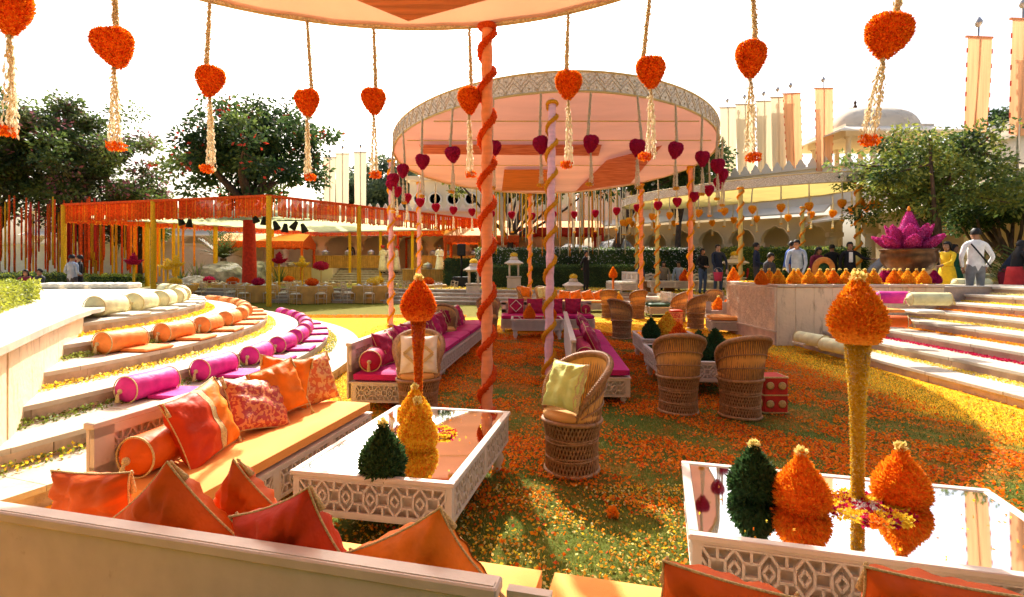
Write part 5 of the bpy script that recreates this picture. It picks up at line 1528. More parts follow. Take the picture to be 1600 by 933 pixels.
mb.grid(rows, wrap=True); mb.box((0, 0, 4.2), (2.0, .5, .16)); mb.box((0, 0, 2.98), (4.35, 3.5, .14)); mb.build('dome', mat('weathered_dome', (.66, .58, .46), .85, .12, 1.5, .3, 10, stain=((.4, .34, .27), 2.5, .56)), ck)
for x in (-.6, .6):
    mb = MB(); mb.lathe([(.06, 4.25), (.1, 4.4), (.04, 4.5), (.08, 4.6), (.015, 4.72), (.01, 4.95)], 8, (x, 0, 0)); mb.build('finial', BRONZE, ck)

# gallery steps
for i in range(6):
    s = tag(thing('gallery_step', None, None), kind='structure')
    h1 = TH + (GZ - TH) * (i + 1) / 6
    for k in range(5):
        mb = MB(); mb.box((-11.5 + 2.1 * k + 1.05, 33.6 + .45 * i + .3, h1 - .025), (2.09, .6, .05)); mb.build('tread_slab', SLAB, s)
        mb = MB(); mb.box((-11.5 + 2.1 * k + 1.05, 33.66 + .45 * i + .25, h1 - .125), (2.09, .4, .15)); mb.build('riser_stone', RISER, s)
mb = MB(); mb.box((-22, 36.6, GZ / 2 + .01), (20.9, 4.0, GZ)); mb.box((1.9, 36.6, GZ / 2 + .01), (5.8, 4.0, GZ)); mb.box((-6.3, 37.6, GZ / 2), (10.6, 3.0, GZ - .02)); tag(mb.build('gallery_terrace', PALACE), kind='structure')
cwall = thing('garden_wall', 'low plain cream wall behind the rocks and palm under the pavilion', 'wall'); mb = MB(); mb.box((-25, 34.2, 1.7), (18.5, .4, 2.6)); mb.box((-25, 34.2, 3.03), (18.7, .56, .1)); mb.build('wall_body', WHITE, cwall)

# ---------------------------------------------------------------- banners
def banner(label, px, ytop, ybot, wpx, z, m_, lean=0.0, tail=True):
    a, b = at(px, ytop, z), at(px, ybot, z); w_ = wpx / F * z; h = a.z - b.z
    o = thing('banner', label, 'banner', b, 0, 'banners on the palace roofs')
    o.rotation_euler = (0, R(lean), math.atan2(-b.x, b.y) * .0)
    mb = MB(); mb.tube([(0, .05, -1.2), (0, .05, h + .35)], .035, 6); mb.lathe([(.03, h + .3), (.09, h + .4), (.1, h + .48), (.03, h + .6)], 8, (0, .05, 0)); mb.build('pole', METAL, o)
    mb = MB(); rows = []
    for i in range(15):
        t = i / 14
        rows.append([(w_ / 2 * (-1 + 2 * j / 8) * (1 - .12 * t), .02 + .06 * math.sin(j * 1.3 + t * 3) * t + .05 * (j % 2) * t - .05, h * (1 - t)) for j in range(9)])
    mb.grid(rows); mb.bar((-w_ / 2 - .04, .0, h), (w_ / 2 + .04, .0, h), .05, .05); mb.build('banner_cloth', m_, o)
    if tail:
        mb = MB()
        for k in range(int(h / .42)):
            for s in (-1, 1): mb.box((s * (w_ / 2 * (1 - .12 * (1 - k * .42 / h)) + .015), -.03, k * .42 + .1), (.03, .02, .13))
        tag(mb.build('side_tassels', REDSILK, o), kind='stuff')
banner('orange banner second from the right edge, leaning over the palace wing parapet', 1523, 58, 222, 38, 15.5, BANNERO, 2.5)
banner('orange banner cut by the right edge of the picture', 1594, 30, 212, 40, 14.2, BANNERO, 2)
banner('orange banner standing alone left of the domed kiosk', 1288, 138, 268, 28, 27, BANNERO, -.5)
banner('orange banner with red tassels, right end of the group over the far canopy', 1242, 146, 272, 27, 28.4, BANNERO, -2.5)
for i, (px, w_, yt) in enumerate(((1218, 24, 152), (1196, 26, 158), (1166, 30, 163), (1139, 26, 168))):
    banner('cream banner over the far canopy, %s from the orange banners' % ordinal(i), px, yt, 275, w_, 29 + i * 1.1, BANNERW, -1, False)
for i, (px, w_, yt) in enumerate(((535, 22, 240), (563, 20, 238), (515, 20, 246))):
    banner('white banner above the pavilion right of the red flowering tree, %s' % ('middle', 'right one', 'left one')[i], px, yt, 322, w_, 37.5, BANNERW, 0, False)

# ---------------------------------------------------------------- trees
def limb(mb, a, b, r0, r1, n=7, wig=.15):
    a, b = Vector(a), Vector(b); L = (b - a).length
    off = Vector((RNG.normal(), RNG.normal(), RNG.normal() * .3)) * wig * L * .5
    pts = [a.lerp(b, t) + off * math.sin(t * PI) for t in np.linspace(0, 1, 6)]
    mb.tube(pts, [r0 + (r1 - r0) * t for t in np.linspace(0, 1, 6)], n)
    return pts
def tree(name, label, pos, height, crown, nclump, nleaf, lsize, mats, mw=None, trunk_r=.25, fork=.35, bloom=None, group='garden trees', trunk_top=None, trunk_mat=BARK, csize=.9, lean=(0, 0), shape=1.0):
    """crown = (cx,cy,cz,rx,ry,rz) relative to pos"""
    o = thing(name, label, 'tree', pos, 0, group)
    cx, cy, cz, rx, ry, rz = crown
    cl = []
    while len(cl) < nclump:
        q = RNG.normal(size=3); q /= np.linalg.norm(q); r = RNG.random() ** .42
        r *= .78 + .28 * math.sin(q[0] * 5 + pos[0]) * math.sin(q[2] * 4 + q[1] * 6 + 1.3)
        p = np.array((cx + q[0] * rx * r, cy + q[1] * ry * r, cz + q[2] * rz * r * (shape if q[2] < 0 else 1)))
        if p[2] < .5: continue
        cl.append(p)
    cl = np.array(cl)
    mb = MB()
    tb = Vector((cx * .3 + lean[0], cy * .3 + lean[1], trunk_top or height * fork))
    limb(mb, (0, 0, -.1), tb, trunk_r, trunk_r * .68, 10, .06)
    mb.lathe([(trunk_r * 1.5, -.1), (trunk_r * 1.1, .25), (trunk_r * .98, .6)], 10)
    tr = mb.build('trunk', trunk_mat, o)
    mb = MB()
    main = cl[RNG.choice(len(cl), min(10, len(cl)), replace=False)]
    joints = []
    for q in main:
        pts = limb(mb, tb - Vector((0, 0, RNG.uniform(0, .4))), q, trunk_r * .45, .03, 6); joints += pts[2:]
    J = np.array([tuple(j) for j in joints])
    for q in cl[::2]:
        j = J[np.argmin(((J - q) ** 2).sum(1))]; limb(mb, j, q, .045, .012, 4)
    mb.build('branches', BARK, o)
    P, D, S, MI = [], [], [], []
    for i, c in enumerate(cl):
        n_ = int(nleaf * RNG.uniform(.6, 1.4)); s = csize * RNG.uniform(.6, 1.25)
        q = RNG.normal(size=(n_, 3)); q = q / np.linalg.norm(q, axis=1)[:, None] * (RNG.random(n_) ** .5)[:, None]
        q *= np.array([s, s, s * .62]); P.append(c + q); d = q * 1.2 + RNG.normal(size=(n_, 3)) * .5 * s; d[:, 2] -= .15 * s; D.append(d)
        base = RNG.choice(len(mats), p=mw); mi = np.where(RNG.random(n_) < .75, base, RNG.integers(0, len(mats), n_))
        if bloom is not None:
            outer = np.linalg.norm((c - np.array((cx, cy, cz))) / np.array((rx, ry, rz))) > .55
            if outer and RNG.random() < bloom[1]:
                fl = (np.linalg.norm(q / np.array([s, s, s * .62]), axis=1) > .6) & (RNG.random(n_) < bloom[2]); mi = np.where(fl, len(mats), mi)
        MI.append(mi)
    P, D, MI = np.concatenate(P), np.concatenate(D), np.concatenate(MI)
    n_ = len(P)
    Q = leaves(P, D, lsize * RNG.uniform(.65, 1.3, n_), lsize * .55, curl=.3)
    tag(link('crown', soup('crown', Q, list(mats) + ([bloom[0]] if bloom else []), MI), o), kind=None)
    return o
def tp(px, z, h=0): p = at(px, 417, z); return (p.x, p.y, h)
# left purple-green blossom trees
tree('blossom_tree', 'dark tree with dusty pink blossom at the left, its top right of the orange heart', tp(125, 31), 12.3, (0, 0, 7.6, 4.9, 3.8, 4.6), 120, 190, .25, [LPURP, LDARK, LMID], [.4, .2, .4], .22, .3, (LBLOSSOM, .45, .4), csize=1.05)
tree('blossom_tree', 'pink blossom tree cut by the left edge of the picture', tp(-5, 29), 12.2, (-.8, 0, 7.7, 4.4, 3.6, 4.2), 100, 180, .25, [LPURP, LDARK, LMID], [.4, .2, .4], .32, .3, (LBLOSSOM, .45, .4), csize=1.05)
tree('shade_tree', 'small green tree between the blossom trees and the red flowering tree', tp(215, 33), 7.2, (0, 0, 5.0, 2.4, 2.4, 2.4), 50, 200, .24, [LMID, LPURP], None, .2, .3, (LBLOSSOM, .4, .3), csize=.9)
# red flowering tree, trunk wrapped in red cloth through the pavilion
tree('flowering_tree', 'big dark green tree with red blooms, its trunk wrapped in red cloth', tp(390, 27.5), 10.8, (-.15, 0, 7.4, 5.0, 4.0, 3.45), 120, 165, .27, [LDARK, LDARK, LMID], [.5, .3, .2], .38, .5, (LREDBLOOM, .5, .14), trunk_top=5.0, trunk_mat=REDWRAP, csize=.78)
# far hazy trees
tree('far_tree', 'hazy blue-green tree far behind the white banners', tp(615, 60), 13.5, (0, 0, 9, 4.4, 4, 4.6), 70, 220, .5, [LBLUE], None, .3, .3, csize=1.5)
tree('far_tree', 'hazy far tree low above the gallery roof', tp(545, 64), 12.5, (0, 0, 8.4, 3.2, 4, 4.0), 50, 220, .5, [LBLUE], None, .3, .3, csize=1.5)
# trees behind the middle canopy
tree('shade_tree', 'green tree with drooping branches right behind the pink canopy', tp(790, 30, TH), 9.2, (1.0, 0, 6.4, 5.2, 2.5, 2.0), 90, 220, .24, [LMID, LDARK, LYEL], [.5, .3, .2], .22, .3, csize=.8)
tree('shade_tree', 'dark leaning tree behind the rose poles with the garland strings', tp(935, 28, TH), 9.6, (2.6, 0, 7.0, 4.8, 2.6, 2.4), 100, 220, .24, [LDARK, LDARK, LMID], None, .3, .42, csize=.85, lean=(.9, 0))
# right tree
tree('fig_tree', 'airy bright green tree at the right behind the lotus bowl', tp(1480, 15.2, TH), 6.4, (-.6, .2, 3.5, 3.0, 2.4, 1.9), 105, 140, .13, [LMID, LYEL, LDARK], [.4, .5, .1], .16, .2, csize=.5, trunk_top=1.6)
tree('fig_tree', 'darker tree by the right edge, behind the man in white', tp(1590, 15.6, TH), 4.6, (.2, 1, 2.9, 1.6, 1.6, 1.0), 60, 220, .12, [LMID, LDARK], None, .14, .3, csize=.5)
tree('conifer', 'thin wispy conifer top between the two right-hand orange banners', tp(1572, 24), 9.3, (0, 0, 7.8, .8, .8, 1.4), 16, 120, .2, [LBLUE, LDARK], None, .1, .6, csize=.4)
# trees behind the canopy right
tree('shade_tree', 'dark tree filling the gap between the pink canopy and cream banners', tp(1060, 31, TH), 9.6, (.2, 0, 6.6, 2.4, 2.0, 2.4), 50, 220, .24, [LDARK, LMID], None, .2, .4, csize=.8)

# ---------------------------------------------------------------- planting
def hb(name, label, x0, x1, y0, y1, z0, z1, mats, n, s): return hedge(name, label, [(x0, y0), (x1, y0), (x1, y1), (x0, y1)], z0, z1, mats, n, s)
hb('clipped_hedge', 'dark square-cut hedge behind the man in the dark suit on the terrace', -1.2, 6.2, 25.6, 26.8, TH, 1.62, [LDARK, LMID, LMID], 16000, .08)
hb('flowering_shrub', 'loose dark shrubs with white flowers above the clipped terrace hedge', -1.8, 9.6, 27.4, 29.4, TH, 2.5, [LDARK, LMID, FWHITE, LMID], 22000, .1)
hb('flowering_shrub', 'bright-topped shrubs along the gallery behind the standing group', 9.2, 15.0, 22.6, 23.8, TH, 2.35, [LMID, LYEL, LDARK], 14000, .1)
hb('clipped_hedge', 'low hedge behind the two men at the pavilion corner at left', -27, -18.6, 26.2, 27.2, 0, 1.15, [LMID, LYEL, LHEDGE], 14000, .09)
hb('clipped_hedge', 'clipped hedge under the blossom trees at far left', -30, -17, 20.6, 21.6, .3, 1.3, [LMID, LDARK, LHEDGE], 12000, .09)
hb('clipped_hedge', 'square dark hedge block right of the orange tent', -3.6, -1.5, 28.6, 30, TH, 1.95, [LDARK, LMID], 5000, .09)
def rosette(name, label, p, n, L, wd, up, trunk=0.0, mats=(CYC,)):
    o = thing(name, label, 'plant', p)
    if trunk:
        mb = MB(); mb.tube([(0, 0, -.1), (0, 0, trunk)], [.2, .17], 9); mb.build('stem', BARK, o)
    Qs = []
    for k in range(n):
        a = 2.4 * k; e = up * (1 - .75 * k / n); pts = []
        for t in np.linspace(0, 1, 6):
            r = L * t * math.cos(e) ; z = trunk + L * t * math.sin(e) - .5 * L * t * t * (1 - math.sin(e)); pts.append(Vector((r * math.cos(a), r * math.sin(a), z)))
        s = Vector((-math.sin(a), math.cos(a), 0))
        for i in range(5):
            w0, w1 = wd * (1 - i / 5.2), wd * (1 - (i + 1) / 5.2); Qs.append([pts[i] + s * w0, pts[i] - s * w0, pts[i + 1] - s * w1, pts[i + 1] + s * w1])
            if trunk:
                for sg in (-1, 1):
                    for f in (.2, .6):
                        b = pts[i].lerp(pts[i + 1], f); Qs.append([b, b + s * sg * .22 + (pts[i + 1] - pts[i]) * .6, b + s * sg * .2 + (pts[i + 1] - pts[i]) * .72, b + (pts[i + 1] - pts[i]) * .12])
    link('fronds', soup('fronds', [[tuple(v) for v in q] for q in Qs], list(mats)), o)
    return o
rosette('cycad', 'palm-like cycad with arching fronds on top of the grey rocks', (*at(349, 400, 31.5)[:2], 1.5), 34, 1.9, .06, 1.3, .6)
for i, (px, s, lab) in enumerate(((310, 1.0, 'spiky agave left of the grey rocks'), (283, .8, 'smaller spiky agave behind the yellow lotus stand'), (437, .8, 'spiky green plant right of the red wrapped trunk'))):
    rosette('agave', lab, (*at(px, 417, 29.5)[:2], .7), 30, 1.35 * s, .06, 1.4)
rosette('fan_palm', 'fan palm leaves at the right edge of the picture', (*at(1588, 417, 13.9)[:2], TH), 22, 1.5, .05, 1.2, .3)
def rock(label, p, sx, sy, sz, seed):
    bm = bmesh.new(); bmesh.ops.create_icosphere(bm, subdivisions=4, radius=1)
    rg = np.random.default_rng(seed); ax = nrm(rg.normal(size=(26, 3))); hh = rg.uniform(.62, .95, 26)
    for v in bm.verts:
        d = np.array(v.co.normalized()); m = 1.0
        for a, h in zip(ax, hh):
            c = d @ a
            if c > 0: m = min(m, h / max(c, .01))
        m *= 1 + .035 * math.sin(d[0] * 23 + seed) * math.sin(d[1] * 19) * math.sin(d[2] * 21)
        v.co = Vector(d * m)
    me = bpy.data.meshes.new('boulder'); bm.to_mesh(me); bm.free(); me.materials.append(ROCK)
    o = link('boulder', me, None, p, (0, 0, seed), (sx, sy, sz)); tag(o, label, 'boulder', 'rockery boulders'); return o
for i, (px, py, z, sx, sz, lab) in enumerate(((350, 425, 30, 2.0, 1.5, 'large grey boulder under the cycad palm'), (305, 440, 29, 1.2, .8, 'grey boulder below the left agave'), (400, 425, 31, 1.4, 1.1, 'grey boulder behind the red wrapped trunk'),
        (905, 392, 30.5, 1.5, 1.0, 'pale boulder at the foot of the leaning tree'), (960, 388, 31, 1.7, 1.0, 'pale boulder right of the leaning tree trunk'), (880, 400, 30, 1.1, .7, 'small pale boulder left of the leaning tree trunk'))):
    p = at(px, py, z); rock(lab, (p.x, p.y, max(.5, p.z - sz * .4)), sx, 1.2, sz, i + 3)

# hanging strings in the trees
def strings(label, x0, x1, y0, y1, z1, lo, hi, n, mats, name='garland_curtain', w_=.02):
    o = thing(name, label, 'garlands')
    for k in range(n):
        x, y, z = RNG.uniform(x0, x1), RNG.uniform(y0, y1), z1 + RNG.uniform(-.4, .3); l = RNG.uniform(lo, hi)
        mb = MB(); mb.tube([(x, y, z - l * i / 8) for i in range(9)], [w_ * (1 + .3 * (i % 2)) for i in range(9)], 4); mb.build('garland_string', mats[k % len(mats)], o)
    return o
strings('curtain of orange and red garland strings below the left blossom trees', -28, -20, 26.5, 30.0, 4.9, 2.6, 4.0, 100, [FRINGE, REDWRAP, FRINGE, YPOST], w_=.045)
strings('yellow garland strings hanging behind the pavilion left posts', -22.5, -17, 27.2, 29.5, 4.2, 2.6, 3.4, 26, [YPOST, FRINGE2], w_=.05)
strings('yellow and ivory garland strings hanging from the trees behind the pink canopy', -1.8, 6.2, 25.0, 28.5, 5.4, 1.6, 3.2, 110, [FIVORY, YPOST, FIVORY, FRINGE2], w_=.022)

# unseen hedge added behind the camera to keep sky light off the foreground
hedge('unseen_shade_hedge', 'tall dark green hedge added unseen behind the viewpoint to shade the foreground', [(-16, -9), (16, -9), (16, -6.5), (-16, -6.5)], 0, 7.5, [LDARK, LMID], 30000, .3)
# ---------------------------------------------------------------- people
SKIN = mat('skin', (.36, .19, .11), .6, .1, 8, 0); SKINP = mat('skin_pale', (.55, .34, .25), .6, .1, 8, 0)
HAIR = mat('black_hair', (.012, .01, .009), .5, .2, 20, .3, 90)
def cloth(n, c): return mat(n, c, .85, .12, 9, .3, 30)
CLO = {k: cloth('cloth_' + k, c) for k, c in dict(black=(.012, .012, .014), navy=(.02, .03, .06), jeans=(.05, .09, .17), white=(.82, .8, .78), blue=(.04, .1, .35), lightblue=(.32, .4, .5), grey=(.22, .22, .22), yellow=(.85, .55, .02),
        red=(.5, .03, .03), green=(.03, .14, .06), beige=(.65, .52, .4), maroon=(.2, .02, .04), ivory=(.75, .62, .48), darkgrey=(.05, .05, .055), khaki=(.2, .17, .13)).items()}
def rotx(p, c, a):
    y, z = p[1] - c[1], p[2] - c[2]
    return (p[0], c[1] + y * math.cos(a) - z * math.sin(a), c[2] + y * math.sin(a) + z * math.cos(a))
def person(label, pos, yaw, top='white', bottom='darkgrey', h=1.72, skin=None, lean=0.0, seat=False, arms='down', hair='short', skirt=None, turban=None, legs=True, turn=0.0, group=None, sleeves=True, kneel=False, stride=.0):
    """faces -y before yaw"""
    skin = skin or SKIN
    k = h / 1.72; o_name = 'person'
    V, E, RD, EM = [], [], [], []
    def v(p, r): V.append(tuple(p)); RD.append(r); return len(V) - 1
    def e(a, b, m): E.append((a, b)); EM.append(m)
    T, B, S, SH = 0, 1, 2, 3
    hz = .92
    up = lambda p: rotx(p, (0, 0, .95), R(lean))
    pelvis = v((0, 0, hz), (.16, .115)); waist = v(up((0, 0, 1.08)), (.15, .11)); chest = v(up((0, 0, 1.28)), (.175, .12)); nb = v(up((0, .01, 1.43)), (.1, .085)); neck = v(up((0, 0, 1.5)), (.052, .055)); jaw = v(up((0, -.02, 1.565)), (.06, .07)); head = v(up((0, -.01, 1.64)), (.076, .092)); crown = v(up((0, 0, 1.71)), (.055, .065))
    e(pelvis, waist, T); e(waist, chest, T); e(chest, nb, T); e(nb, neck, S); e(neck, jaw, S); e(jaw, head, S); e(head, crown, S)
    nose = v(up((0, -.105, 1.615)), (.014, .016)); e(jaw, nose, S)
    # arms
    def armset(side, el, wr):
        sh = v(up((side * .185, 0, 1.4)), (.062, .062)); EL = v(up(el), (.046, .046)); WR = v(up(wr), (.03, .03))
        e(nb, sh, T); e(sh, EL, T); e(EL, WR, T if sleeves else S)
        d = (Vector(wr) - Vector(el)).normalized(); sx = d.cross(Vector((0, 1, .2))).normalized(); n_ = sx.cross(d)
        PM_ = v(up(Vector(wr) + d * .07), (.034, .02)); e(WR, PM_, S)
        for i, (a, ln) in enumerate(((-.03, .075), (-.01, .09), (.01, .085), (.028, .068))):
            f1 = v(up(Vector(wr) + d * (.09 + ln * .5) + sx * a), (.009, .009)); f2 = v(up(Vector(wr) + d * (.085 + ln) + sx * a * 1.1 + n_ * .02), (.0075, .0075)); e(PM_, f1, S); e(f1, f2, S)
        t1 = v(up(Vector(wr) + d * .06 + sx * .05 * side + n_ * .02), (.01, .01)); e(PM_, t1, S)
    A = {'down': ((.25, .03, 1.12), (.27, -.04, .87)), 'front': ((.26, .05, 1.13), (.1, -.22, 1.06)), 'pocket': ((.3, .06, 1.13), (.22, -.03, .93)), 'reach': ((.25, -.18, 1.2), (.2, -.42, 1.12)), 'back': ((.27, .1, 1.14), (.08, .17, 1.0)), 'low': ((.24, -.12, 1.1), (.18, -.25, .86)), 'side': ((.32, -.04, 1.25), (.5, -.16, 1.22))}
    la, ra = arms if isinstance(arms, tuple) else (arms, arms)
    for side, nm in ((1, la), (-1, ra)):
        el, wr = A[nm]; armset(side, (side * el[0], el[1], el[2]), (side * wr[0], wr[1], wr[2]))
    for side in (1, -1):
        hp_ = v((side * .09, 0, hz - .06), (.098, .105))
        st = stride * side
        if seat: kn, an, to = (side * .12, -.43, hz - .06), (side * .12, -.4, hz - .46), (side * .13, -.54, hz - .5)
        elif kneel: kn, an, to = (side * .14, -.32, hz - .3), (side * .13, .1, hz - .52), (side * .13, .16, hz - .6)
        else: kn, an, to = (side * .1, -.02 - st * .5, .49), (side * .105, .03 - st, .085), (side * .13, -.1 - st, .04)
        K_ = v(kn, (.066, .07)); AN = v(an, (.046, .05)); HE = v((an[0], an[1] + .02, max(an[2] - .045, .04)) if not seat else (an[0], an[1], an[2] - .04), (.045, .045)); TO = v(to, (.045, .036))
        e(pelvis, hp_, B); e(hp_, K_, B); e(K_, AN, B); e(AN, HE, SH); e(HE, TO, SH)
    dz = -(hz - .45) if seat else (-(hz - .62) if kneel else 0)
    me = bpy.data.meshes.new('tmp'); me.from_pydata(V, E, []); ob = bpy.data.objects.new('tmp', me); C.objects.link(ob)
    sk = ob.modifiers.new('s', 'SKIN'); sk.use_smooth_shade = True
    for i, r in enumerate(RD): me.skin_vertices[0].data[i].radius = r
    me.skin_vertices[0].data[0].use_root = True
    sb = ob.modifiers.new('b', 'SUBSURF'); sb.levels = 1
    dg = bpy.context.evaluated_depsgraph_get(); out = bpy.data.meshes.new_from_object(ob.evaluated_get(dg))
    bpy.data.objects.remove(ob)
    out.name = 'person'
    out.materials.clear()
    for m_ in (CLO[top], CLO[bottom], skin, CLO['black']): out.materials.append(m_)
    n_ = len(out.polygons); cen = np.zeros(n_ * 3); out.polygons.foreach_get('center', cen); cen = cen.reshape(-1, 3)
    VA = np.array(V); best = np.full(n_, 1e9); idx = np.zeros(n_, int)
    for (a, b), m_ in zip(E, EM):
        pa, pb_ = VA[a], VA[b]; d = pb_ - pa; t = np.clip(((cen - pa) @ d) / max(1e-9, d @ d), 0, 1); q = pa + t[:, None] * d
        rr = (np.mean(RD[a]) * (1 - t) + np.mean(RD[b]) * t)
        ds = np.linalg.norm(cen - q, axis=1) - rr * .6
        u = ds < best; best[u] = ds[u]; idx[u] = m_
    out.polygons.foreach_set('material_index', idx.astype(np.int32)); out.polygons.foreach_set('use_smooth', np.ones(n_, bool))
    co = np.zeros(len(out.vertices) * 3); out.vertices.foreach_get('co', co); co = co.reshape(-1, 3); co[:, 2] += dz; co *= k; out.vertices.foreach_set('co', co.reshape(-1)); out.update()
    o = link('person', out, None, pos, (0, 0, R(yaw))); tag(o, label, 'person', group)
    def tr(p): q = up(p); return Vector((q[0] * k, q[1] * k, (q[2] + dz) * k))
    Xh = Matrix.Translation(tr((0, 0, 1.63))) @ Matrix.Rotation(R(lean), 4, 'X') @ Matrix.Diagonal((k, k, k, 1))
    mb = MB(); prof = [(.0, .118), (.05, .108), (.082, .07), (.096, .02), (.094, -.03)]
    hm = HAIR if turban is None else CLO[turban]
    rows = [[(r * math.cos(a) * .93, (r * 1.08 * math.sin(a)) + .012, z if math.sin(a) > -.35 else max(z, .035)) for a in np.linspace(0, 2 * PI, 18, endpoint=False)] for r, z in prof[1:]]
    b0 = len(mb.v); mb.grid([[Xh @ Vector(q) for q in row] for row in rows], wrap=True); mb.add([Xh @ Vector(q) for q in rows[0]], [tuple(range(18))], 0, True)
    if hair == 'long' and turban is None:
        mb.grid([[Xh @ Vector((r * math.cos(a), r * .8 * math.sin(a) + y0, z)) for a in np.linspace(-.2, PI + .2, 9)] for r, y0, z in ((.097, .0, 0), (.1, .01, -.08), (.12, .02, -.2), (.11, .03, -.34), (.05, .05, -.42))])
    if turban:
        for q in range(4): mb.tube([Xh @ Vector((.1 * math.cos(a), .11 * math.sin(a), .04 + q * .022 + .02 * math.sin(a + q * 2))) for a in np.linspace(0, 2 * PI, 17)], .024 * k, 6)
    mb.build('turban' if turban else 'hair', hm, o)
    mb = MB()
    for s in (-1, 1): mb.lathe([(0, -.01), (.01, 0), (0, .01)], 6, X=Xh @ Matrix.Translation((s * .031, -.094, .0)))
    mb.build('eyes', CLO['black'], o)
    if skirt:
        mb = MB(); mb.lathe([(.3, .18), (.27, .45), (.22, .75), (.19, .95), (.16, 1.08)], 20, wob=.03); sko = mb.build('skirt', CLO[skirt], o, (0, 0, dz * k), None); sko.scale = (k, k * .85, k)
    return o
def pp(px, z, h=TH): return ((px - 800) / F * z, z, h)
P1m = person('man in a dark suit with a white shirt collar standing alone before the clipped hedge', pp(916, 22.4), 50, 'black', 'black', 1.66, arms='back')
mb = MB(); mb.box((0, -.115, 1.36), (.09, .03, .16), ch=.01); mb.build('shirt_front', WHITE, P1m)
person('woman in dark top and jeans with sunglasses, standing beside the man with the pink bucket', pp(1098, 19.6), 20, 'black', 'jeans', 1.66, arms='front', hair='long')
b_ = person('tall pale man in a navy shirt and jeans holding a pink bucket', pp(1122, 19.3), 5, 'navy', 'jeans', 1.8, SKINP, arms='low')
def bucket(label, p, m_):
    o = thing('bucket', label, 'bucket', p)
    mb = MB(); mb.lathe([(0, 0), (.12, 0), (.165, .3), (.17, .31), (.15, .3), (.11, .02)], 20); mb.build('body', m_, o)
    mb = MB(); mb.tube([(.165 * math.cos(a), 0, .3 + .17 * math.sin(a)) for a in np.linspace(0, PI, 12)], .006, 5); mb.build('handle', METAL, o)
bucket('pink bucket held by the tall man in navy', (pp(1122, 18.98)[0], 18.98, TH + .5), mat('pink_plastic', (.6, .05, .16), .4, .05, 3, 0))
person('man in a navy jacket standing left of the flower pots', pp(1182, 17.2), 60, 'navy', 'darkgrey', 1.76, arms='front')
person('man crouching at the left end of the flower pots', pp(1196, 15.5), 30, 'darkgrey', 'darkgrey', 1.7, kneel=True, lean=15, arms='low')
person('man in a bright blue shirt bending his head behind the flower pots', pp(1229, 15.6), 40, 'blue', 'khaki', 1.74, lean=14, arms='low', sleeves=False)
q = person('man in a light shirt with a dark backpack behind the flower pots', pp(1246, 14.9), -40, 'lightblue', 'darkgrey', 1.74, lean=8, arms='low')
mb = MB(); mb.box((0, .2, 1.22), (.3, .18, .44), ch=.05); mb.build('backpack', CLO['navy'], q)
person('woman with a red scarf behind the orange round tray', pp(1272, 15.9), 10, 'maroon', 'red', 1.6, lean=18, hair='long', skirt='red', arms='low')
person('person in a dark jacket standing behind the red scarf woman', pp(1300, 17.2), 160, 'black', 'black', 1.7)
q = person('man in a black suit with an open white shirt behind the flower pots', pp(1328, 15.8), -20, 'black', 'black', 1.72, arms=('side', 'down'))
mb = MB(); mb.box((0, -.12, 1.28), (.1, .03, .3), ch=.01); mb.build('shirt_front', WHITE, q)
person('person in a grey shirt bending forward left of the lotus bowl', pp(1362, 15.2), 90, 'grey', 'khaki', 1.7, lean=55, arms='low')
person('man in a dark striped shirt behind the lotus bowl', pp(1386, 15.8), 70, 'darkgrey', 'darkgrey', 1.74, lean=12, arms='low')
person('person in a beige jacket right of the lotus bowl, partly hidden', pp(1452, 13.9), 150, 'beige', 'beige', 1.72)
person('woman in a bright yellow kurta reaching to the right', pp(1480, 13.0), -75, 'yellow', 'yellow', 1.6, hair='long', arms='reach', skirt='yellow')
person('woman in dark green behind the yellow kurta woman', pp(1492, 14.6), 30, 'green', 'green', 1.6, hair='long', skirt='green')
q = person('man in a white shirt seen from behind with a strap across his back', pp(1524, 11.7, .64), 170, 'white', 'grey', 1.78, arms='pocket')
mb = MB(); mb.tube([(.16, .13, 1.46), (.05, .155, 1.3), (-.1, .15, 1.1), (-.24, .1, .95)], .016, 6); mb.build('bag_strap', CLO['black'], q)
person('person bending down right of the man in white', pp(1566, 13.6), 60, 'navy', 'maroon', 1.66, lean=38, arms='low')
person('woman in black with a red scarf at the right edge', pp(1586, 12.2), 80, 'black', 'red', 1.6, lean=12, hair='long', arms='low', skirt='red')
person('man in a light blue shirt seen from behind at the pavilion corner', pp(113, 18.3, .28), 170, 'lightblue', 'darkgrey', 1.72, arms='front')
person('man in a dark suit facing the blue shirt man at the pavilion corner', pp(124, 18.9, .28), -60, 'black', 'black', 1.72)
person('person in a patterned top sitting by the low hedge at far left', pp(40, 19.2, .28), 30, 'maroon', 'black', 1.66, seat=True, arms='low', hair='long')
person('person in dark clothes sitting beside the patterned top at far left', pp(62, 19.6, .28), -10, 'darkgrey', 'black', 1.7, seat=True, arms='low')
for i, (px, col_, lab) in enumerate(((995, 'jeans', 'person in a blue shirt leaning forward on the terrace seat'), (1037, 'khaki', 'woman in an olive top seated on the terrace behind the white table'), (1062, 'lightblue', 'person in pale blue seated on the terrace left of the standing pair'), (1165, 'red', 'person in red seated on the terrace behind the planter block'))):
    person(lab, pp(px, 22.2 + .2 * i), 20 - 30 * i, col_, 'black', 1.68, seat=True, lean=(30, 5, 8, 5)[i], arms='low', hair='long')
for i, px in enumerate((598, 609, 620)):
    person('buffet attendant in a long ivory coat and red turban, %s of three from the left' % ordinal(i), pp(px, 34.2 + .3 * i, GZ - .3), 150 + 60 * i, 'ivory', 'ivory', 1.72, turban='red', skirt='ivory', arms='front', group='ivory-coated buffet attendants')
person('attendant all in white standing alone by the right buffet table', pp(687, 33.6, GZ - .3), 20, 'white', 'white', 1.72, skirt='white', arms='front')
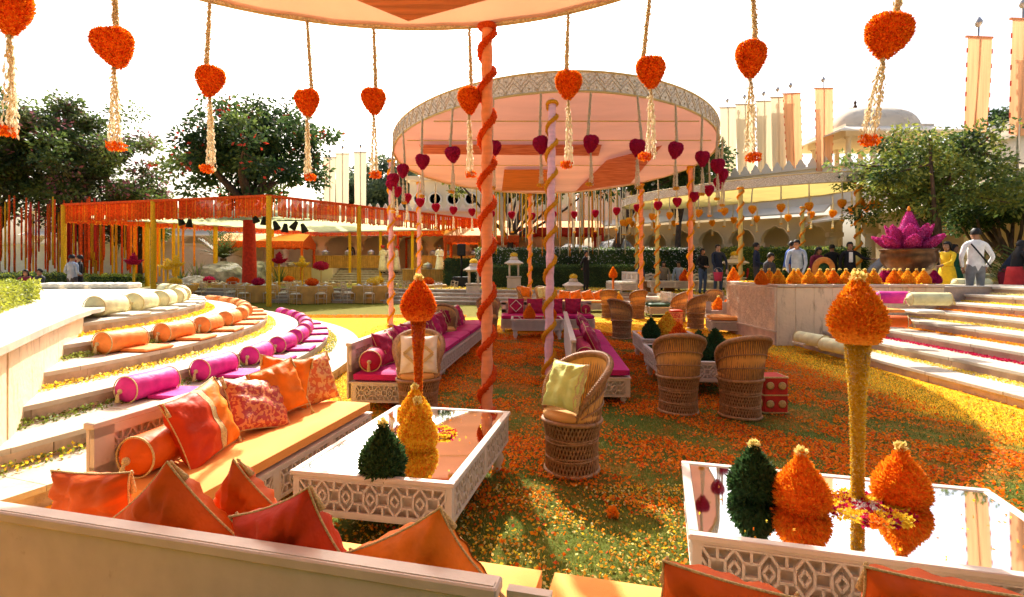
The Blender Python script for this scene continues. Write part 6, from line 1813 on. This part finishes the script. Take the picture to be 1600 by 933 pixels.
person('man in black behind the left buffet table', pp(548, 36.3, GZ), 10, 'black', 'black', 1.7)

# ---------------------------------------------------------------- dining
def gold_chair_parts():
    d = {}
    mb = MB(); mb.box((0, 0, .44), (.4, .4, .03), ch=.008); d['seat'] = mb.mesh('seat', [GCHAIR])
    mb = MB(); mb.lathe([(0, .455), (.17, .455), (.19, .475), (.17, .495), (0, .5)], 12); d['seat_pad'] = mb.mesh('seat_pad', [CREAMSILK])
    mb = MB(); mb.tube([(0, 0, 0), (0, 0, .44)], [.013, .017], 6); d['leg'] = mb.mesh('leg', [GCHAIR])
    mb = MB()
    for s in (-1, 1): mb.tube([(s * .18, .18, .44), (s * .18, .21, .7), (s * .17, .25, .92)], .016, 6)
    for z in (.56, .66, .78, .9): mb.tube([(-.175, .19 + (z - .5) * .12, z), (.175, .19 + (z - .5) * .12, z)], .014, 6)
    for x in np.linspace(-.12, .12, 5): mb.tube([(x, .2, .66), (x, .22, .78)], .009, 5)
    d['backrest'] = mb.mesh('backrest', [GCHAIR])
    mb = MB()
    for s in (-1, 1): mb.tube([(s * .18, -.18, .2), (s * .18, .18, .2)], .009, 5); mb.tube([(-.18, s * .18, .26), (.18, s * .18, .26)], .009, 5)
    d['stretcher'] = mb.mesh('stretcher', [GCHAIR])
    return d
GC = gold_chair_parts()
def gold_chair(label, x, y, rz, z=0):
    o = thing('gold_chair', label, 'dining chair', (x, y, z), rz, 'gold dining chairs in the pavilion')
    for k in ('seat', 'seat_pad', 'backrest', 'stretcher'): link(k, GC[k], o)
    for sx in (-1, 1):
        for sy in (-1, 1): link('leg', GC['leg'], o, (sx * .18, sy * .18, 0))
def skirted(parent, name, prof, n=64, m_=GCLOTH, f=.035):
    mb = MB(); rows = []
    for r, z in prof:
        dep = f * (1 - z / prof[-1][1]) 
        rows.append([(r * (1 + dep * math.sin(a * 14)) * math.cos(a), r * (1 + dep * math.sin(a * 14)) * math.sin(a), z) for a in np.linspace(0, 2 * PI, n, endpoint=False)])
    mb.grid(rows, wrap=True); mb.add(rows[-1], [tuple(range(n))], 0); return mb.build(name, m_, parent)
CENT = {'crimson': [FCRIM, FMAG], 'red': [FRED, FORANGE], 'yellow': [FYEL, FLEMON]}
BALL = {k: petal_body('flowers', [(.02, 0), (.25, .04), (.36, .14), (.34, .26), (.2, .36), (.02, .4)], 500, .09, .05, None, v) for k, v in CENT.items()}
tabs = [(-8.9, 23.9, 'red'), (-6.3, 24.3, 'yellow'), (-4.0, 25.6, 'red'), (-11.6, 24.6, 'crimson'), (-13.6, 26.2, 'red'), (-9.8, 27.6, 'crimson'), (-7.0, 28.2, 'yellow'), (-15.6, 24.9, 'yellow'), (-16.0, 28.4, 'crimson'), (-12.2, 29.4, 'red')]
n_ = 0
for i, (x, y, c_) in enumerate(tabs):
    o = thing('dining_table', 'round gold-clothed dining table with %s flowers, %s from the pavilion front corner' % (c_, ordinal(i)), 'table', (x, y, 0), 0, 'dining tables in the pavilion')
    skirted(o, 'tablecloth', [(.98, .02), (.94, .4), (.9, .7), (.88, .75), (.86, .76)])
    mb = MB()
    for k in range(8):
        a = 2 * PI * k / 8; mb.lathe([(0, .762), (.12, .762), (.14, .775), (.05, .79), (0, .84)], 8, (.64 * math.cos(a), .64 * math.sin(a), 0))
    tag(mb.build('place_settings', WHITE, o), kind='stuff')
    f_ = thing('flower_centrepiece', '%s flower centrepiece on the %s dining table from the pavilion front corner' % (c_, ordinal(i)), 'centrepiece', (x, y, .76), 0, 'table centrepieces in the pavilion')
    if i in (5,): mb = MB(); mb.tube([(0, 0, 0), (0, 0, .75)], .03, 6); mb.build('stand', GOLD, f_); link('flowers', BALL[c_], f_, (0, 0, .7))
    else: link('flowers', BALL[c_], f_, (0, 0, 0), None, (.75, .75, .8))
    for k in range(7 if i < 4 else 5):
        a = 2 * PI * k / (7 if i < 4 else 5) + .35 * i
        gold_chair('gold ladder-back chair at the %s dining table from the front corner, %s clockwise place' % (ordinal(i), ordinal(k)), x + 1.18 * math.cos(a), y + 1.18 * math.sin(a), a - PI / 2 + RNG.uniform(-.15, .15)); n_ += 1
# lotus stands
def lotus_stand(label, p, m_, h=1.3):
    o = thing('lotus_stand', label, 'flower stand', p)
    mb = MB(); mb.tube([(0, 0, 0), (0, 0, h)], .05, 8); mb.build('stem', YPOST, o)
    pm_ = petal_body('flower_petal', [(.02, 0), (.1, .08), (.13, .2), (.1, .34), (.02, .46)], 160, .06, .035, None, m_, sy=.45)
    link('flower_centre', pm_, o, (0, 0, h), None, (1.2, 2.2, 1.2))
    for k in range(7):
        a = 2 * PI * k / 7; e_ = link('flower_petal', pm_, o); e_.matrix_local = Matrix.Translation((0, 0, h)) @ Matrix.Rotation(a, 4, 'Z') @ Matrix.Rotation(R(62), 4, 'Y') @ Matrix.Rotation(R(90), 4, 'Z')
for lab, px, py, z, m_ in (('crimson lotus flower stand by the left pavilion posts', 209, 410, 25.5, [FCRIM, FMAG]), ('yellow lotus flower stand left of the grey boulder', 275, 414, 26, [FYEL, FLEMON]), ('smaller yellow lotus stand at the left of its pair', 262, 418, 27, [FYEL, FLEMON]),
        ('crimson lotus stand right of the red wrapped trunk', 436, 408, 26.5, [FCRIM]), ('yellow lotus stand before the left buffet tent', 472, 414, 27, [FYEL, FLEMON])):
    lotus_stand(lab, ((px - 800) / F * z, z, 0), m_, EYE - (py - 417) / F * z - .1)
# buffet tables with pleated gold skirts
def buffet(label, x, y, z, L, W_, rz=0, warm=4):
    o = thing('buffet_table', label, 'buffet table', (x, y, z), rz)
    mb = MB(); n_ = int(L / .07); P_ = []
    per = [(-L / 2 + L * k / n_, -W_ / 2 - .03 * (k % 2)) for k in range(n_ + 1)] + [(L / 2 + .03 * (k % 2), -W_ / 2 + W_ * k / 12) for k in range(13)]
    mb.grid([[(a, b, .02) for a, b in per], [(a * .995, b, .82) for a, b in per]], 0, False); mb.build('pleated_skirt', GCLOTH, o)
    mb = MB(); mb.box((0, 0, .84), (L + .08, W_ + .06, .04), ch=.01); mb.build('top_cloth', GCLOTH, o)
    for k in range(warm):
        c = thing('chafing_dish', 'silver chafing dish, %s from the left on the %s' % (ordinal(k), label.split(' with ')[0]), 'serving dish', (x - L / 2 + L * (k + .5) / warm, y - .05, z + .86), 0, 'chafing dishes on the buffets')
        mb = MB(); mb.lathe([(.22, 0), (.25, .12), (.26, .16)], 14); mb.build('base', METAL, c); mb = MB(); mb.lathe([(.26, .165), (.24, .26), (.14, .34), (.03, .37), (.03, .4), (0, .41)], 14); mb.build('lid', METAL, c)
buffet('left gallery buffet table with a gold pleated skirt', -11.0, 36.2, GZ, 4.6, .9, 0, 3)
buffet('wide gallery buffet table with a gold pleated skirt behind the attendants', -4.4, 36.4, GZ, 4.6, .9, 0, 5)
buffet('right gallery buffet table with a gold pleated skirt', .9, 36.0, GZ, 3.6, .9, 0, 4)
buffet('tent buffet table with a gold pleated skirt left of the gallery steps', -14.6, 33.0, .75, 4.2, .9, R(4), 2)
buffet('terrace buffet table with a gold pleated skirt below the orange tent', -4.6, 29.4, TH, 2.6, .9, 0, 1)
# black spot lamps under the pavilion ceiling
def spots(label, p, n_):
    o = thing('spot_lamp', label, 'lamp', p)
    for k in range(n_):
        mb = MB(); X = Matrix.Translation(((k - n_ / 2) * .42, 0, -.12 * (k % 2))) @ Matrix.Rotation(.5 * (k % 3) - .4, 4, 'Y')
        mb.lathe([(.07, .2), (.1, .12), (.15, -.1), (.17, -.2)], 10, X=X); mb.build('lamp_head', BLACK, o)
    mb = MB(); mb.tube([(-.8, 0, .2), (.8, 0, .24)], .03, 5); mb.build('bar', BLACK, o)
for lab, px, py, z, k in (('cluster of black spot lamps under the pavilion cloth right of the front post', 460, 352, 24.5, 4), ('pair of black spot lamps under the pavilion cloth behind the front post', 413, 341, 24.5, 2), ('black spot lamp under the pavilion cloth at left', 296, 345, 26, 2)):
    spots(lab, at(px, py, z), k)
# stone lanterns
def lantern(label, p, tall=True, s=1.0):
    o = thing('stone_lantern', label, 'lantern', p)
    mb = MB(); h = 1.0 if tall else .25
    mb.box((0, 0, h * .25), (.62, .62, h * .5), ch=.03); mb.box((0, 0, h * .54), (.7, .7, .06), ch=.01); mb.build('base', STONE, o)
    if tall:
        for sx in (-1, 1):
            for sy in (-1, 1): mb = MB(); mb.tube([(sx * .2, sy * .2, h * .55), (sx * .2, sy * .2, h * 1.1)], .045, 7); mb.build('column', STONE, o)
    t = h * (1.08 if tall else .5)
    mb = MB(); mb.box((0, 0, t + .04), (.62, .62, .08), ch=.01); mb.grid([[(s_ * r, q_ * r, z) for s_, q_ in ((-1, -1), (1, -1), (1, 1), (-1, 1))] for r, z in ((.42, t + .05), (.44, t + .09), (.26, t + .2), (.2, t + .24))], 0, False, True); mb.lathe([(.2, t + .22), (.19, t + .32), (.1, t + .42), (.02, t + .46)], 12); mb.build('roof', STONE, o)
    link('flower_heap', BALL['yellow'], o, (0, 0, t + .36), None, (.45, .45, .5))
p = pp(740, 23.9); lantern('tall stone lantern with yellow flowers, left of the first rose pole group', (p[0], p[1], .3))
p = pp(803, 24.6); lantern('tall stone lantern before the dark hedge, its top piled with petals', p)
p = pp(896, 22.9); lantern('squat stone lantern on the terrace edge left of the dark suited man', p, False, 1)
p = pp(1148, 22.5); lantern('stone lantern with a flower heap behind the standing pair on the terrace', p)
# speaker stand by hedge
o = thing('floor_speaker', 'black stage speaker on a pole beside the square hedge block', 'speaker', (pp(721, 27)[0], 27, TH)); mb = MB(); mb.box((0, 0, .25), (.9, .6, .5), ch=.02); mb.build('base', BLACK, o); mb = MB(); mb.tube([(0, 0, .5), (0, 0, 1.6)], .05, 6); mb.build('pole', BLACK, o); mb = MB(); mb.box((0, 0, 1.85), (.4, .36, .6), ch=.03); mb.build('cabinet', BLACK, o)
# terrace lounge furniture
sofa('white_sofa', 'white sofa seen end-on at the terrace edge under the seated person', 1.6, .75, CREAMSILK, 1, pos=pp(985, 21.8)[:2], rz=R(100), hb=.8).location.z = TH
sofa('white_sofa', 'long white sofa on the terrace behind the white table', 3.4, .75, CREAMSILK, 2, pos=pp(1052, 22.9)[:2], rz=PI, hb=.7).location.z = TH
t_ = table('mirror_table', 'white table on the terrace behind the right rose pole', 1.9, .8, pp(1050, 21.1)[:2], 0); t_.location.z = TH
t_ = table('mirror_table', 'white table on the terrace behind the standing pair', 1.6, .8, pp(1160, 21.0)[:2], 0); t_.location.z = TH
cone('red', 'red-orange cone on the terrace table behind the right rose pole', (pp(1070, 21)[0], 21, TH + .446), 1.7)
for i, px in enumerate((1008, 1046)):
    o = thing('cane_stool', 'round cane stool on the terrace before the white sofa, %s one' % ('left', 'right')[i], 'stool', pp(px, 21.5), 0, 'terrace cane stools'); link('base_weave', CM['base_weave'], o); link('binding', CM['binding'], o); link('base_lining', CM['base_lining'], o)
# orange round tray among the standing group
o = thing('round_tray', 'large round orange petal tray held upright among the people behind the flower pots', 'tray', (pp(1287, 15.0)[0], 15.0, EYE - .05)); mb = MB(); X = Matrix.Rotation(PI / 2, 4, 'X')
mb.lathe([(.16, -.02), (.29, -.03), (.33, 0), (.29, .03), (.16, .02), (.16, -.02)], 24, X=X); mb.build('ring', mat('tray_orange', (.55, .2, .04), .7, .2, 8, .2, 40), o); mb = MB(); mb.lathe([(0, -.01), (.16, -.01), (.16, .01), (0, .01)], 20, X=X); mb.build('centre', LEAFD, o)

# ---------------------------------------------------------------- cushions on the steps
def step_pt(i, ang, inset):
    r = R0 - TW * i - inset
    return (CX + r * math.cos(ang), CY + r * math.sin(ang), RH * (i + 1))
def row(i, col_, mb_, padm, angs, word, lead, pr=.13):
    bmesh_ = bolster_mesh(.6, pr, mb_)
    pm_ = MB(); pm_.box((0, 0, .02), (.36, .44, .04), ch=.014); pme = pm_.mesh('seat_pad', [padm])
    for k, a in enumerate(angs):
        x, y, z = step_pt(i, a, .4); sc_ = RNG.uniform(.92, 1.06)
        b = bolster('%s bolster on the left curved steps, %s from the near end' % (word, ordinal(k)), (x, y, z + pr * .97), a + PI / 2 + RNG.uniform(-.06, .06), bmesh_, group=lead + ' bolsters on the curved steps')
        x, y, z = step_pt(i, a + .012, .16)
        p_ = link('seat_pad', pme, None, (x, y, z + .003), (0, 0, a + RNG.uniform(-.08, .08))); tag(p_, 'thin %s seat pad before the %s %s bolster from the near end' % (word, ordinal(k), word), 'seat pad', lead + ' seat pads on the curved steps')
def angs_from(i, pxs):      # angles where a bolster on tread i shows at pixel column px
    out = []
    for px in pxs:
        best = min(np.linspace(R(-28), R(22), 1500), key=lambda a: abs(800 + F * step_pt(i, a, .4)[0] / max(.5, step_pt(i, a, .4)[1]) - px) if step_pt(i, a, .4)[1] > 1.5 else 9e9)
        out.append(best)
    return out
def spaced(i, px0, n_, gap, a_only=None):
    a0 = angs_from(i, [px0])[0]; r = R0 - TW * i - .4
    return [a0 + gap * k / r for k in range(n_)]
MAGST = silk('step_magenta', (.62, .03, .26)); ORST = silk('step_orange', (.85, .28, .06)); GRST = silk('step_green', (.7, .66, .36))
row(1, None, MAGST, MAGST, spaced(1, 232, 10, .98), 'magenta', 'magenta')
row(3, None, ORST, ORST, spaced(3, 190, 10, .95), 'orange', 'orange')
row(5, None, GRST, CREAMSILK, spaced(5, 168, 8, .86), 'pale green', 'pale green', .15)
for k, px in enumerate((89, 128, 165, 196)):
    o = link('floor_cushion', cushion_slab(.5, .5, .15, CREAMSILK).mesh('floor_cushion', [CREAMSILK]), None, ((px - 800) / F * 13.6, 13.6, HP + .075)); tag(o, 'pale cushion on the far edge of the white plaza, %s from the left' % ordinal(k), 'cushion', 'cushions on the far plaza edge')
# right steps
def rb(label, px, py, n, L, r, m_, yaw=90, padm=None, dx=.0):
    h1 = RH * n; p = on(px, py, h1); bm_ = bolster_mesh(L, r, m_)
    return bolster(label, (p.x, p.y, h1 + r), R(yaw), bm_)
rb('pale green bolster on the lowest right step beside the planter block', 1268, 541, 1, .75, .12, GRST, 100)
rb('second pale green bolster on the lowest right step', 1308, 553, 1, .7, .12, GRST, 98)
rb('crimson bolster on the sixth right step against the planter block', 1395, 475, 6, .6, .12, MAGST, 170)
rb('pale green bolster on the sixth right step beside the crimson one', 1452, 478, 6, .7, .12, GRST, 170)
rb('magenta bolster on the seventh right step', 1463, 452, 7, .6, .12, MAGST, 170)
rb('pale green bolster on the seventh right step', 1518, 454, 7, .8, .14, GRST, 172)
rb('long pale green bolster on the top right landing', 1510, 440, 8, 1.5, .11, GRST, 178)
rb('small orange bolster slumped on the fourth right step behind the yellow vase', 1402, 512, 4, .35, .1, DKORSILK, 150)
for k, (px, py, n, m_, lab) in enumerate(((1263, 534, 1, CREAMSILK, 'cream seat pad on the lowest right step, left one'), (1300, 541, 1, CREAMSILK, 'cream seat pad on the lowest right step, right one'), (1380, 482, 6, ORST, 'orange seat pad before the crimson bolster'), (1440, 484, 6, CREAMSILK, 'cream seat pad on the sixth right step'), (1448, 457, 7, ORST, 'orange seat pad before the magenta bolster'), (1325, 512, 3, ORST, 'orange seat pad on the third right step'))):
    p = on(px, py, RH * n + .05); mb = MB(); mb.box((0, 0, .02), (.42, .4, .045), ch=.014)
    o = mb.build('seat_pad', m_, None, (p.x, p.y, RH * n + .004)); tag(o, lab, 'seat pad', 'seat pads on the right steps')
